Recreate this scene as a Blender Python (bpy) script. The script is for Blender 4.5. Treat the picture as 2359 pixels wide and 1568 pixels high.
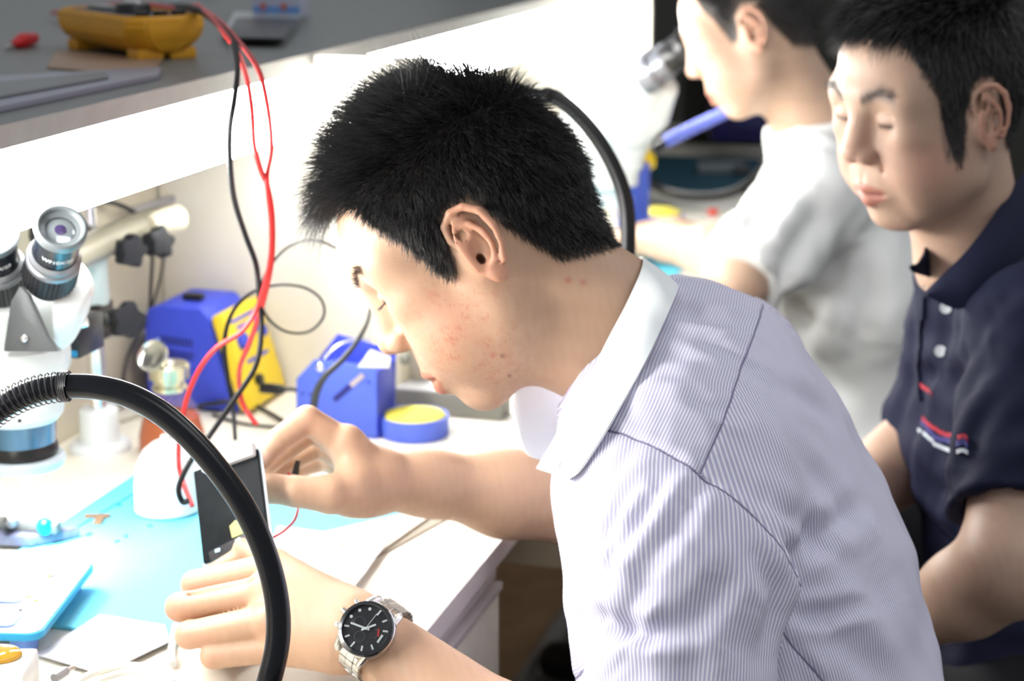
import bpy, bmesh, math, random
import numpy as np
from mathutils import Vector, Matrix

for _o in list(bpy.data.objects):
    bpy.data.objects.remove(_o)
C = bpy.context.scene.collection
scene = bpy.context.scene
random.seed(4)
RNG = np.random.default_rng(4)

# ------------------------------------------------------------------ camera
FPX, IW, IH = 4200.0, 2359.0, 1568.0
PITCH, YAW = math.radians(14.1), math.radians(15.7)
CAM = np.array((0.0, 0.0, 1.35))
cam_d = bpy.data.cameras.new('camera')
cam_d.sensor_width = 36.0
cam_d.lens = 36.0 * FPX / IW
cam_d.clip_start = 0.05
cam_d.dof.use_dof = True
cam_d.dof.focus_distance = 1.27
cam_d.dof.aperture_fstop = 6.5
cam = bpy.data.objects.new('camera', cam_d)
C.objects.link(cam)
cam.location = CAM
cam.rotation_euler = (math.pi / 2 - PITCH, 0, YAW)
scene.camera = cam
_fh = np.array((-math.sin(YAW), math.cos(YAW), 0.0))
CR = np.array((math.cos(YAW), math.sin(YAW), 0.0))
CF = math.cos(PITCH) * _fh + np.array((0, 0, -math.sin(PITCH)))
CU = math.sin(PITCH) * _fh + np.array((0, 0, math.cos(PITCH)))

def ray(px, py):
    return CF + CR * ((px - IW / 2) / FPX) - CU * ((py - IH / 2) / FPX)
def P(px, py, t):
    "the place seen at that spot of the photograph, t metres deep"
    return CAM + ray(px, py) * t
def G(px, py, z=0.75):
    "the place seen at that spot on the level z"
    d = ray(px, py)
    return CAM + d * ((z - CAM[2]) / d[2])
def GX(px, py, X):
    d = ray(px, py)
    return CAM + d * ((X - CAM[0]) / d[0])
def GY(px, py, Y):
    d = ray(px, py)
    return CAM + d * ((Y - CAM[1]) / d[1])

# ------------------------------------------------------------------ light
scene.view_settings.view_transform = 'Standard'
scene.view_settings.look = 'None'
scene.view_settings.gamma = 1.0
scene.view_settings.use_curve_mapping = False
scene.view_settings.exposure = 0.8
wd = bpy.data.worlds.new('world')
scene.world = wd
wd.use_nodes = True
wd.node_tree.nodes['Background'].inputs[0].default_value = (0.93, 0.96, 1.0, 1)
wd.node_tree.nodes['Background'].inputs[1].default_value = 0.235
def area(name, loc, target, sx, sy, power, col=(1, 1, 1)):
    l = bpy.data.lights.new(name, 'AREA')
    l.shape = 'RECTANGLE'; l.size = sx; l.size_y = sy; l.energy = power; l.color = col
    o = bpy.data.objects.new(name, l); C.objects.link(o)
    o.location = loc
    o.rotation_euler = (Vector(target) - Vector(loc)).to_track_quat('-Z', 'Y').to_euler()
    return o
area('ceiling_lamp', (0.7, 0.6, 2.7), (0.1, 1.4, 0.9), 1.2, 0.6, 5, (0.97, 0.98, 1.0))
area('ceiling_lamp', (0.6, 2.3, 2.8), (0.2, 2.0, 0.8), 1.2, 0.6, 6, (0.97, 0.98, 1.0))

# ------------------------------------------------------------------ helpers
MATS = {}
def mat(name, col, rough=0.5, metal=0.0, spec=0.5, emit=None, estr=0.0, alpha=1.0, trans=0.0, ior=1.45,
        sss=0.0, sssr=(1, .35, .2), noise=0.0, nscale=8.0, bump=0.0, bscale=40.0, coat=0.0, sheen=0.0):
    if name in MATS: return MATS[name]
    m = bpy.data.materials.new(name); m.use_nodes = True
    nt = m.node_tree; b = nt.nodes['Principled BSDF']
    b.inputs['Base Color'].default_value = (*col, 1)
    b.inputs['Roughness'].default_value = rough
    b.inputs['Metallic'].default_value = metal
    b.inputs['IOR'].default_value = ior
    b.inputs['Specular IOR Level'].default_value = spec
    b.inputs['Transmission Weight'].default_value = trans
    b.inputs['Coat Weight'].default_value = coat
    b.inputs['Sheen Weight'].default_value = sheen
    b.inputs['Alpha'].default_value = alpha
    if sss:
        b.inputs['Subsurface Weight'].default_value = sss
        b.inputs['Subsurface Radius'].default_value = sssr
        b.inputs['Subsurface Scale'].default_value = 0.006
    if emit:
        b.inputs['Emission Color'].default_value = (*emit, 1)
        b.inputs['Emission Strength'].default_value = estr
    if noise or bump:
        tc = nt.nodes.new('ShaderNodeTexCoord')
    if noise:
        n = nt.nodes.new('ShaderNodeTexNoise'); n.inputs['Scale'].default_value = nscale
        n.inputs['Detail'].default_value = 4
        nt.links.new(tc.outputs['Object'], n.inputs['Vector'])
        mp = nt.nodes.new('ShaderNodeMapRange')
        mp.inputs['From Min'].default_value = 0.3; mp.inputs['From Max'].default_value = 0.7
        mp.inputs['To Min'].default_value = 1 - noise; mp.inputs['To Max'].default_value = 1 + noise
        nt.links.new(n.outputs['Fac'], mp.inputs['Value'])
        mx = nt.nodes.new('ShaderNodeVectorMath'); mx.operation = 'SCALE'
        mx.inputs[0].default_value = col
        nt.links.new(mp.outputs[0], mx.inputs['Scale'])
        nt.links.new(mx.outputs[0], b.inputs['Base Color'])
    if bump:
        n2 = nt.nodes.new('ShaderNodeTexNoise'); n2.inputs['Scale'].default_value = bscale
        nt.links.new(tc.outputs['Object'], n2.inputs['Vector'])
        bp = nt.nodes.new('ShaderNodeBump'); bp.inputs['Strength'].default_value = bump
        bp.inputs['Distance'].default_value = 0.002
        nt.links.new(n2.outputs['Fac'], bp.inputs['Height'])
        nt.links.new(bp.outputs[0], b.inputs['Normal'])
    MATS[name] = m
    return m

def tag(o, label=None, cat=None, group=None, kind=None):
    if label: o['label'] = label
    if cat: o['category'] = cat
    if group: o['group'] = group
    if kind: o['kind'] = kind
    return o
def thing(name, label, cat, loc=(0, 0, 0), group=None):
    o = bpy.data.objects.new(name, None); C.objects.link(o)
    o.location = tuple(float(v) for v in loc)
    o.empty_display_size = 0.02
    return tag(o, label, cat, group)
def copy_tree(o, parent=None):
    c = o.copy(); C.objects.link(c); c.parent = parent
    for ch in [x for x in bpy.data.objects if x.parent == o]:
        copy_tree(ch, c)
    return c

def world_of(o):
    loc = Vector((0, 0, 0))
    while o:
        loc = loc + o.location; o = o.parent
    return loc

class MB:
    "collects shapes given in world places, links them as one mesh"
    def __init__(self): self.bm = bmesh.new(); self.mats = []
    def _mi(self, m):
        if m is None: return 0
        if m not in self.mats: self.mats.append(m)
        return self.mats.index(m)
    def box(self, c, size, R=None, bevel=0.0, seg=2, m=None, taper=None):
        tmp = bmesh.new()
        bmesh.ops.create_cube(tmp, size=1.0)
        for v in tmp.verts:
            v.co = Vector((v.co.x * size[0], v.co.y * size[1], v.co.z * size[2]))
            if taper and v.co.z > 0: v.co.x *= taper; v.co.y *= taper
        if bevel: bmesh.ops.bevel(tmp, geom=tmp.edges[:], offset=bevel, segments=seg, affect='EDGES', profile=0.6)
        self._add(tmp, c, R, m)
        return self
    def _add(self, tmp, c, R, m):
        mi = self._mi(m)
        M = Matrix.Identity(4)
        if R is not None: M = Matrix(np.array(R).tolist()).to_4x4()
        M.translation = Vector(tuple(float(x) for x in c))
        me = bpy.data.meshes.new('tmp')
        for f in tmp.faces: f.material_index = mi; f.smooth = True
        tmp.transform(M)
        tmp.to_mesh(me); tmp.free()
        self.bm.from_mesh(me)
        bpy.data.meshes.remove(me)
    def cyl(self, a, b, r, r2=None, seg=24, bevel=0.0, m=None):
        a = Vector(a); b = Vector(b); d = b - a
        tmp = bmesh.new()
        bmesh.ops.create_cone(tmp, cap_ends=True, segments=seg, radius1=r, radius2=r if r2 is None else r2, depth=d.length)
        if bevel:
            ed = [e for e in tmp.edges if len(e.link_faces) == 2 and (len(e.link_faces[0].verts) > 4) != (len(e.link_faces[1].verts) > 4)]
            bmesh.ops.bevel(tmp, geom=ed, offset=bevel, segments=2, affect='EDGES', profile=0.6)
        R = d.to_track_quat('Z', 'Y').to_matrix()
        self._add(tmp, (a + b) / 2, R, m)
        return self
    def ball(self, c, r, R=None, seg=20, m=None):
        tmp = bmesh.new()
        bmesh.ops.create_uvsphere(tmp, u_segments=seg, v_segments=seg // 2, radius=1.0)
        rr = (r, r, r) if not hasattr(r, '__len__') else r
        for v in tmp.verts: v.co = Vector((v.co.x * rr[0], v.co.y * rr[1], v.co.z * rr[2]))
        self._add(tmp, c, R, m)
        return self
    def lathe(self, c, prof, axis=(0, 0, 1), seg=40, m=None, close=False):
        "prof: (radius, height) points"
        tmp = bmesh.new(); rings = []
        for r, h in prof:
            if r < 1e-6: rings.append([tmp.verts.new((0, 0, h))])
            else: rings.append([tmp.verts.new((r * math.cos(2 * math.pi * i / seg), r * math.sin(2 * math.pi * i / seg), h)) for i in range(seg)])
        for A, B in zip(rings[:-1], rings[1:]):
            if len(A) == 1 and len(B) == 1: continue
            for i in range(seg):
                j = (i + 1) % seg
                if len(A) == 1: tmp.faces.new((A[0], B[j], B[i]))
                elif len(B) == 1: tmp.faces.new((A[i], A[j], B[0]))
                else: tmp.faces.new((A[i], A[j], B[j], B[i]))
        if close:
            for Rg, fl in ((rings[0], True), (rings[-1], False)):
                if len(Rg) > 2: tmp.faces.new(Rg[::-1] if fl else Rg)
        bmesh.ops.recalc_face_normals(tmp, faces=tmp.faces[:])
        R = Vector(axis).to_track_quat('Z', 'Y').to_matrix()
        self._add(tmp, c, R, m)
        return self
    def tube(self, pts, r, seg=10, m=None, sub=6, cap=True, smooth=True):
        pts = [np.array(p, float) for p in pts]
        if smooth and len(pts) > 2: pts = catmull(pts, sub)
        rs = r if hasattr(r, '__len__') else [r] * len(pts)
        if len(rs) != len(pts): rs = np.interp(np.linspace(0, 1, len(pts)), np.linspace(0, 1, len(rs)), rs)
        tmp = bmesh.new(); rings = []
        T0 = pts[1] - pts[0]; T0 /= np.linalg.norm(T0)
        N = np.cross(T0, (0.13, 0.31, 0.94)); N /= np.linalg.norm(N)
        for i, p in enumerate(pts):
            T = pts[min(i + 1, len(pts) - 1)] - pts[max(i - 1, 0)]; T /= np.linalg.norm(T) + 1e-12
            N = N - T * (N @ T); N /= np.linalg.norm(N) + 1e-12
            Bn = np.cross(T, N)
            rings.append([tmp.verts.new(p + rs[i] * (N * math.cos(a) + Bn * math.sin(a))) for a in [2 * math.pi * k / seg for k in range(seg)]])
        for A, B in zip(rings[:-1], rings[1:]):
            for i in range(seg):
                j = (i + 1) % seg; tmp.faces.new((A[i], A[j], B[j], B[i]))
        if cap: tmp.faces.new(rings[0][::-1]); tmp.faces.new(rings[-1])
        self._add(tmp, (0, 0, 0), None, m)
        return self
    def prism(self, pts2, depth, c, R=None, bevel=0.0, m=None):
        "outline in local xy, thickness along local z"
        tmp = bmesh.new()
        vs = [tmp.verts.new((x, y, -depth / 2)) for x, y in pts2]
        f = tmp.faces.new(vs)
        r = bmesh.ops.extrude_face_region(tmp, geom=[f])
        for v in [g for g in r['geom'] if isinstance(g, bmesh.types.BMVert)]: v.co.z += depth
        bmesh.ops.recalc_face_normals(tmp, faces=tmp.faces[:])
        if bevel: bmesh.ops.bevel(tmp, geom=tmp.edges[:], offset=bevel, segments=2, affect='EDGES', profile=0.6)
        self._add(tmp, c, R, m)
        return self
    def sheet(self, grid, thick=0.0, m=None):
        "grid[i][j] of world points, made solid by thick"
        tmp = bmesh.new()
        g = np.array(grid, float); n, k, _ = g.shape
        du = np.gradient(g, axis=0); dv = np.gradient(g, axis=1)
        nn = np.cross(du, dv); nn /= np.linalg.norm(nn, axis=2, keepdims=True) + 1e-12
        A = [[tmp.verts.new(g[i, j]) for j in range(k)] for i in range(n)]
        for i in range(n - 1):
            for j in range(k - 1): tmp.faces.new((A[i][j], A[i + 1][j], A[i + 1][j + 1], A[i][j + 1]))
        if thick:
            Bq = [[tmp.verts.new(g[i, j] + nn[i, j] * -thick) for j in range(k)] for i in range(n)]
            for i in range(n - 1):
                for j in range(k - 1): tmp.faces.new((Bq[i][j], Bq[i][j + 1], Bq[i + 1][j + 1], Bq[i + 1][j]))
            for i in range(n - 1):
                tmp.faces.new((A[i + 1][0], A[i][0], Bq[i][0], Bq[i + 1][0]))
                tmp.faces.new((A[i][-1], A[i + 1][-1], Bq[i + 1][-1], Bq[i][-1]))
            for j in range(k - 1):
                tmp.faces.new((A[0][j], A[0][j + 1], Bq[0][j + 1], Bq[0][j]))
                tmp.faces.new((A[-1][j + 1], A[-1][j], Bq[-1][j], Bq[-1][j + 1]))
        bmesh.ops.recalc_face_normals(tmp, faces=tmp.faces[:])
        self._add(tmp, (0, 0, 0), None, m)
        return self
    def build(self, name, m=None, parent=None, label=None, auto=35):
        me = bpy.data.meshes.new(name)
        if parent is not None: self.bm.transform(Matrix.Translation(-world_of(parent)))
        self.bm.to_mesh(me); self.bm.free()
        for mm in (self.mats if self.mats else [m]): me.materials.append(mm)
        try: me.set_sharp_from_angle(angle=math.radians(auto))
        except Exception: pass
        o = bpy.data.objects.new(name, me); C.objects.link(o)
        if parent is not None: o.parent = parent
        if label: o['label'] = label
        return o

def catmull(pts, sub):
    pts = [np.array(p, float) for p in pts]
    Q = [2 * pts[0] - pts[1]] + pts + [2 * pts[-1] - pts[-2]]
    out = []
    for i in range(1, len(Q) - 2):
        p0, p1, p2, p3 = Q[i - 1:i + 3]
        for s in range(sub):
            u = s / sub
            out.append(0.5 * ((2 * p1) + (-p0 + p2) * u + (2 * p0 - 5 * p1 + 4 * p2 - p3) * u * u + (-p0 + 3 * p1 - 3 * p2 + p3) * u ** 3))
    out.append(pts[-1]); return out

def solo(name, mb, m, label, cat, group=None, kind=None):
    o = mb.build(name, m)
    return tag(o, label, cat, group, kind)
def rotz(a):
    c, s = math.cos(a), math.sin(a); return np.array(((c, -s, 0), (s, c, 0), (0, 0, 1.0)))
def axes(x, z):
    "rotation whose columns are x, z cross x, z"
    x = np.array(x, float); z = np.array(z, float); x /= np.linalg.norm(x)
    z = z - x * (z @ x); z /= np.linalg.norm(z)
    return np.stack([x, np.cross(z, x), z], 1)

# ------------------------------------------------------------------ smooth solids
def fE(c, r, R=None):
    c = np.array(c, float); r = np.array(r, float) if hasattr(r, '__len__') else np.array((r, r, r), float)
    def f(p):
        q = p - c
        if R is not None: q = q @ R
        k0 = np.sqrt(((q / r) ** 2).sum(-1)); k1 = np.sqrt(((q / (r * r)) ** 2).sum(-1)) + 1e-9
        return k0 * (k0 - 1) / k1
    return f
def fC(a, b, ra, rb, lat=None, s=1.0):
    a = np.array(a, float); b = np.array(b, float); ab = b - a; L2 = ab @ ab + 1e-12
    if lat is not None: lat = np.array(lat, float)
    def f(p):
        q = p - a
        if lat is not None: q = q - lat * ((q @ lat - 0)[..., None]) * (1 - 1 / s)
        h = np.clip((q @ ab) / L2, 0, 1)
        d = q - h[..., None] * ab
        return np.sqrt((d * d).sum(-1)) - (ra + (rb - ra) * h)
    return f
def fB(c, half, R, rnd):
    c = np.array(c, float); half = np.array(half, float)
    def f(p):
        q = np.abs((p - c) @ R) - (half - rnd)
        return np.sqrt((np.maximum(q, 0) ** 2).sum(-1)) + np.minimum(q.max(-1), 0) - rnd
    return f
def chain(ops, pts, rad, k, kk=None):
    for i in range(len(pts) - 1):
        ops.append(('u', fC(pts[i], pts[i + 1], rad[i], rad[i + 1]), (kk if (i and kk is not None) else k)))

def sdf_mesh(ops, lo, hi, h, n=16):
    lo = np.array(lo, float); hi = np.array(hi, float)
    B = n * h
    nb = np.ceil((hi - lo) / B).astype(int)
    ii = np.stack(np.meshgrid(*[np.arange(k) for k in nb], indexing='ij'), -1).reshape(-1, 3)
    cen = lo + (ii + 0.5) * B
    hd = B * 0.87 * 1.25 + h
    D = np.stack([op[1](cen) for op in ops], 1)
    for cx in (-.5, .5):
        for cy in (-.5, .5):
            for cz in (-.5, .5):
                D = np.minimum(D, np.stack([op[1](cen + np.array((cx, cy, cz)) * B) for op in ops], 1))
    kk = np.array([op[2] for op in ops])
    act = D < hd * .8 + 1.25 * np.maximum.accumulate(kk[::-1])[::-1] + .002
    isu = np.array([op[0] == 'u' for op in ops])
    keep = (act & isu).any(1)
    # a block well inside one plain solid has no surface unless something is cut from it
    deep = ((D < -3.2 * hd - .02) & isu).any(1) & ~(act & ~isu).any(1)
    keep &= ~deep
    blocks = np.nonzero(keep)[0]
    g = np.arange(n + 1) * h
    base = np.stack(np.meshgrid(g, g, g, indexing='ij'), -1)
    M = 1 << 14
    VK, VP, Q = [], [], []
    offs = np.array([(0, 0, 0), (1, 0, 0), (0, 1, 0), (1, 1, 0), (0, 0, 1), (1, 0, 1), (0, 1, 1), (1, 1, 1)])
    edges = [(0, 1), (2, 3), (4, 5), (6, 7), (0, 2), (1, 3), (4, 6), (5, 7), (0, 4), (1, 5), (2, 6), (3, 7)]
    for bi in blocks:
        o = lo + ii[bi] * B
        p = (base + o).reshape(-1, 3)
        v = np.full(len(p), 1.0)
        for j in np.nonzero(act[bi])[0]:
            kd, f, k = ops[j][:3]
            d = f(p)
            if kd == 'u':
                if k > 0:
                    hh = np.maximum(k - np.abs(v - d), 0) / k
                    v = np.minimum(v, d) - hh * hh * k * 0.25
                else: v = np.minimum(v, d)
            else:
                d = -d
                if k > 0:
                    hh = np.maximum(k - np.abs(v - d), 0) / k
                    v = np.maximum(v, d) + hh * hh * k * 0.25
                else: v = np.maximum(v, d)
        v = v.reshape(n + 1, n + 1, n + 1)
        s = v < 0
        if s.all() or not s.any(): continue
        cs = np.stack([s[a:a + n, b:b + n, c:c + n] for a, b, c in offs], -1)
        cnt = cs.sum(-1); cells = np.argwhere((cnt > 0) & (cnt < 8))
        if len(cells) == 0: continue
        cv = np.stack([v[cells[:, 0] + a, cells[:, 1] + b, cells[:, 2] + c] for a, b, c in offs], 1)
        acc = np.zeros((len(cells), 3)); w = np.zeros(len(cells))
        for a, b in edges:
            m_ = (cv[:, a] < 0) != (cv[:, b] < 0)
            t = np.where(m_, cv[:, a] / (cv[:, a] - cv[:, b] + 1e-30), 0)
            pt = offs[a] + t[:, None] * (offs[b] - offs[a])
            acc += pt * m_[:, None]; w += m_
        gi = ii[bi] * n
        gc = cells + gi
        VK.append(((gc[:, 0] + 1) * M + gc[:, 1] + 1) * M + gc[:, 2] + 1)
        VP.append(lo + (gc + acc / w[:, None]) * h)
        for ax in range(3):
            sl0 = [slice(0, n)] * 3; sl1 = [slice(0, n)] * 3; sl1[ax] = slice(1, n + 1)
            a0 = s[tuple(sl0)]; a1 = s[tuple(sl1)]
            e = np.argwhere(a0 != a1)
            if len(e) == 0: continue
            fl = a0[e[:, 0], e[:, 1], e[:, 2]]
            e = e + gi + 1
            b1 = (ax + 1) % 3; b2 = (ax + 2) % 3
            def key(d1, d2):
                q = e.copy(); q[:, b1] -= d1; q[:, b2] -= d2
                return (q[:, 0] * M + q[:, 1]) * M + q[:, 2]
            q = np.stack([key(0, 0), key(1, 0), key(1, 1), key(0, 1)], 1)
            q[~fl] = q[~fl][:, ::-1]
            Q.append(q)
    VK = np.concatenate(VK); VP = np.concatenate(VP); Q = np.concatenate(Q)
    miss = np.unique(Q[~np.isin(Q, VK)])
    if len(miss):
        mc = np.stack([miss // M // M, (miss // M) % M, miss % M], 1) - 1
        VK = np.concatenate([VK, miss]); VP = np.concatenate([VP, lo + (mc + 0.5) * h])
    order = np.argsort(VK); VK = VK[order]; VP = VP[order]
    idx = np.searchsorted(VK, Q); idx = np.minimum(idx, len(VK) - 1)
    ok = (VK[idx] == Q).all(1)
    return VP, idx[ok]

def vnormals(V, Fq):
    n = np.zeros_like(V)
    a, b, c, d = (V[Fq[:, i]] for i in range(4))
    fn = np.cross(c - a, d - b)
    for i in range(4): np.add.at(n, Fq[:, i], fn)
    return n / (np.linalg.norm(n, axis=1, keepdims=True) + 1e-12)

def relax(V, Fq, it=1, lam=0.5):
    for _ in range(it):
        acc = np.zeros_like(V); w = np.zeros(len(V))
        for i in range(4):
            j = (i + 1) % 4
            np.add.at(acc, Fq[:, i], V[Fq[:, j]]); np.add.at(w, Fq[:, i], 1)
            np.add.at(acc, Fq[:, j], V[Fq[:, i]]); np.add.at(w, Fq[:, j], 1)
        V = V + lam * (acc / np.maximum(w, 1)[:, None] - V)
    return V

def np_mesh(name, V, Fq, m, parent=None, smooth=True, col=None, uv=None, k=4):
    V = np.asarray(V, float); Fq = np.asarray(Fq)
    if parent is not None: V = V - np.array(world_of(parent))
    me = bpy.data.meshes.new(name)
    me.vertices.add(len(V)); me.vertices.foreach_set('co', V.astype(np.float32).ravel())
    nf = len(Fq)
    me.loops.add(nf * k); me.polygons.add(nf)
    me.loops.foreach_set('vertex_index', Fq.astype(np.int32).ravel())
    me.polygons.foreach_set('loop_start', np.arange(0, nf * k, k, dtype=np.int32))
    me.polygons.foreach_set('use_smooth', np.full(nf, smooth))
    if col is not None:
        a = me.color_attributes.new('Col', 'FLOAT_COLOR', 'POINT')
        c4 = np.ones((len(V), 4), np.float32); c4[:, :3] = col
        a.data.foreach_set('color', c4.ravel())
    if uv is not None:
        l = me.uv_layers.new(name='UVMap'); l.data.foreach_set('uv', uv.astype(np.float32).ravel())
    me.update(calc_edges=True)
    me.validate()
    me.materials.append(m)
    o = bpy.data.objects.new(name, me); C.objects.link(o)
    if parent is not None: o.parent = parent
    return o
# ------------------------------------------------------------------ setting
EDGE_X, WALL_X, TOP_Z = -0.45, -1.0, 0.75
SH_X, SH_Z = -0.8, 1.158           # shelf front, shelf top
DIV_Y = (0.694, 1.984, 3.274)
laminate = mat('cream_laminate', (0.83, 0.79, 0.69), 0.45, noise=0.04, nscale=30)
divmat = mat('divider_board', (0.84, 0.80, 0.70), 0.5, noise=0.03, nscale=20)
shelfmat = mat('grey_shelf_board', (0.17, 0.18, 0.175), 0.42, noise=0.08, nscale=60)
lipmat = mat('shelf_edge_band', (0.30, 0.30, 0.29), 0.4, noise=0.05, nscale=40)
edgeband = mat('lilac_grey_edge_band', (0.55, 0.50, 0.50), 0.4)
brownboard = mat('brown_board', (0.46, 0.31, 0.18), 0.6, noise=0.12, nscale=14)
backmat = mat('back_panel_board', (0.50, 0.45, 0.35), 0.55, noise=0.05, nscale=12)
floormat = mat('grey_floor', (0.14, 0.13, 0.115), 0.5, noise=0.15, nscale=10)
farwall = mat('far_wall_paint', (0.05, 0.049, 0.043), 0.7, noise=0.2, nscale=3)
underbench = mat('under_bench_panel', (0.55, 0.47, 0.33), 0.6, noise=0.05, nscale=12)
white_plastic = mat('white_plastic', (0.82, 0.84, 0.84), 0.3)
black_plastic = mat('black_plastic', (0.010, 0.010, 0.011), 0.35)
black_rubber = mat('black_rubber', (0.005, 0.005, 0.006), 0.5, spec=.3)
dark_grey = mat('dark_grey_plastic', (0.018, 0.019, 0.024), 0.5, spec=.35)
chrome = mat('chrome', (0.85, 0.87, 0.9), 0.12, 1.0)
steel = mat('brushed_steel', (0.62, 0.61, 0.58), 0.3, 1.0)
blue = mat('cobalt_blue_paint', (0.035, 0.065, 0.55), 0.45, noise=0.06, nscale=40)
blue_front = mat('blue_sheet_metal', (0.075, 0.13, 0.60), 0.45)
yellow = mat('yellow_panel', (0.85, 0.62, 0.03), 0.5)
cyanmat = mat('cyan_silicone', (0.13, 0.58, 0.75), 0.6, bump=0.2, bscale=300)

def struct(name, mb, m):
    return tag(mb.build(name, m), kind='structure')
struct('floor', MB().box((0.2, 2.6, -0.01), (4.4, 7.2, 0.02)), floormat)
struct('wall_far', MB().box((0.2, 6.2, 1.3), (4.4, 0.06, 2.64)), farwall)

# bench top, one long board shared by the bays
wb = thing('workbench', 'long cream laminate workbench running under the grey shelf', 'workbench', (-0.725, 2.4, 0))
MB().box((-0.725, 2.4, 0.740), (0.55, 4.4, 0.020), bevel=0.002).build('worktop', laminate, wb)
MB().box((-0.4485, 2.4, 0.740), (0.003, 4.4, 0.0205)).build('edge_band', edgeband, wb)
MB().box((-0.995, 2.4, 0.385), (0.012, 4.4, 0.69)).build('back_panel', brownboard, wb)
MB().box((-0.73, 4.55, 0.385), (0.5, 0.02, 0.69)).build('end_panel', underbench, wb)
for y in (1.984, 3.274):
    MB().box((-0.735, y, 0.645), (0.49, 0.018, 0.17)).build('apron', underbench, wb)
plat = thing('floor_platform', 'brown wooden floor platform with a grey metal edge strip under the bench', 'platform', (-0.89, 2.8, 0))
MB().box((-0.880, 3.08, 0.02), (0.218, 2.9, 0.04)).build('deck', brownboard, plat)
MB().box((-0.763, 3.08, 0.022), (0.014, 2.9, 0.044), bevel=0.002).build('edge_strip', mat('grey_strip', (0.35, 0.33, 0.31), 0.4), plat)
dc = thing('drawer_cabinet', 'cream drawer unit fixed under the front of the bench', 'cabinet', (-0.6, 1.1, 0))
MB().box((-0.68, 1.18, 0.366), (0.40, 0.78, 0.726)).build('body', laminate, dc)
MB().box((-0.469, 1.18, 0.7155), (0.022, 0.788, 0.023), bevel=0.002).build('grip_rail', edgeband, dc)
d1 = MB().box((-0.469, 1.18, 0.555), (0.024, 0.80, 0.270), bevel=0.002).build('drawer_front', laminate, dc)
MB().box((-0.4665, 1.18, 0.6945), (0.026, 0.802, 0.008), bevel=0.001).build('grip_edge', edgeband, dc)
MB().box((-0.469, 1.18, 0.280), (0.024, 0.80, 0.270), bevel=0.002).build('drawer_front', laminate, dc)

# back panel behind the bench and dividers
struct('wall_back', MB().box((WALL_X - 0.012, 2.4, 0.94), (0.02, 4.4, 0.40)), backmat)
for i, y in enumerate(DIV_Y):
    lab = ['cream divider panel at the near end of the bench', 'cream divider panel behind the blue soldering station', 'cream divider panel beyond the second white microscope'][i]
    mb = MB().box(((WALL_X - 0.66) / 2, y + 0.009, 0.9435), (0.34 + (0 if 1 else 0), 0.018, 0.385), bevel=0.001)
    mb.box(((-0.797 - 0.66) / 2 + 0.001, y + 0.009, 1.146), (0.134, 0.018, 0.02), bevel=0.001)
    solo('divider_panel', mb, divmat, lab, 'divider', 'divider panels between the bays')
sh = thing('overhead_shelf', 'deep grey shelf board running above the workbench', 'shelf', (-1.3, 2.4, 1.15))
MB().box((-1.3, 2.45, 1.1485), (0.994, 4.5, 0.019)).build('shelf_board', shelfmat, sh)
MB().box((-0.8015, 2.45, 1.1485), (0.003, 4.5, 0.0192)).build('edge_band', lipmat, sh)
MB().box((-1.76, 2.45, 1.02), (0.02, 4.5, 0.24)).build('rear_panel', backmat, sh)

# LED light bars, lit, along the front of the shelf
led = mat('led_diffuser', (0.9, 0.9, 0.9), 0.4, emit=(1.0, 0.99, 0.96), estr=37.0)
def light_bar(y0, y1, label):
    y = (y0 + y1) / 2; L = y1 - y0
    t = thing('light_bar', label, 'light', (-0.81, y, 1.1), 'LED light bars under the shelf')
    MB().box((-0.822, y, 1.103), (0.018, L, 0.068), bevel=0.002).build('housing', white_plastic, t)
    MB().box((-0.807, y, 1.1025), (0.012, L, 0.071), bevel=0.003).build('diffuser', led, t)
    return t
light_bar(0.72, 1.98, 'bright white LED bar along the shelf above the nearer microscope')
light_bar(2.006, 3.270, 'bright white LED bar of the far bay, seen beyond the spiky black hair')

# stuff behind the shelf edge on the left: grey slat rack on the back panel
rk = thing('wire_rack', 'grey metal rack with sloping bars at the back panel under the shelf', 'rack', (-0.985, 1.9, 1.05))
gm = mat('grey_metal', (0.30, 0.29, 0.31), 0.4, 0.4)
def bar(a, b, w=0.006): return MB().tube([a, b], w, seg=6, smooth=False)
w = -0.984
bar(GX(372, 402, w), GX(455, 404, w), 0.005).build('bar', gm, rk)
bar(GX(300, 486, w), GX(452, 440, w), 0.005).build('bar', gm, rk)
bar(GX(380, 490, w), GX(455, 492, w), 0.004).build('bar', gm, rk)
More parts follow.
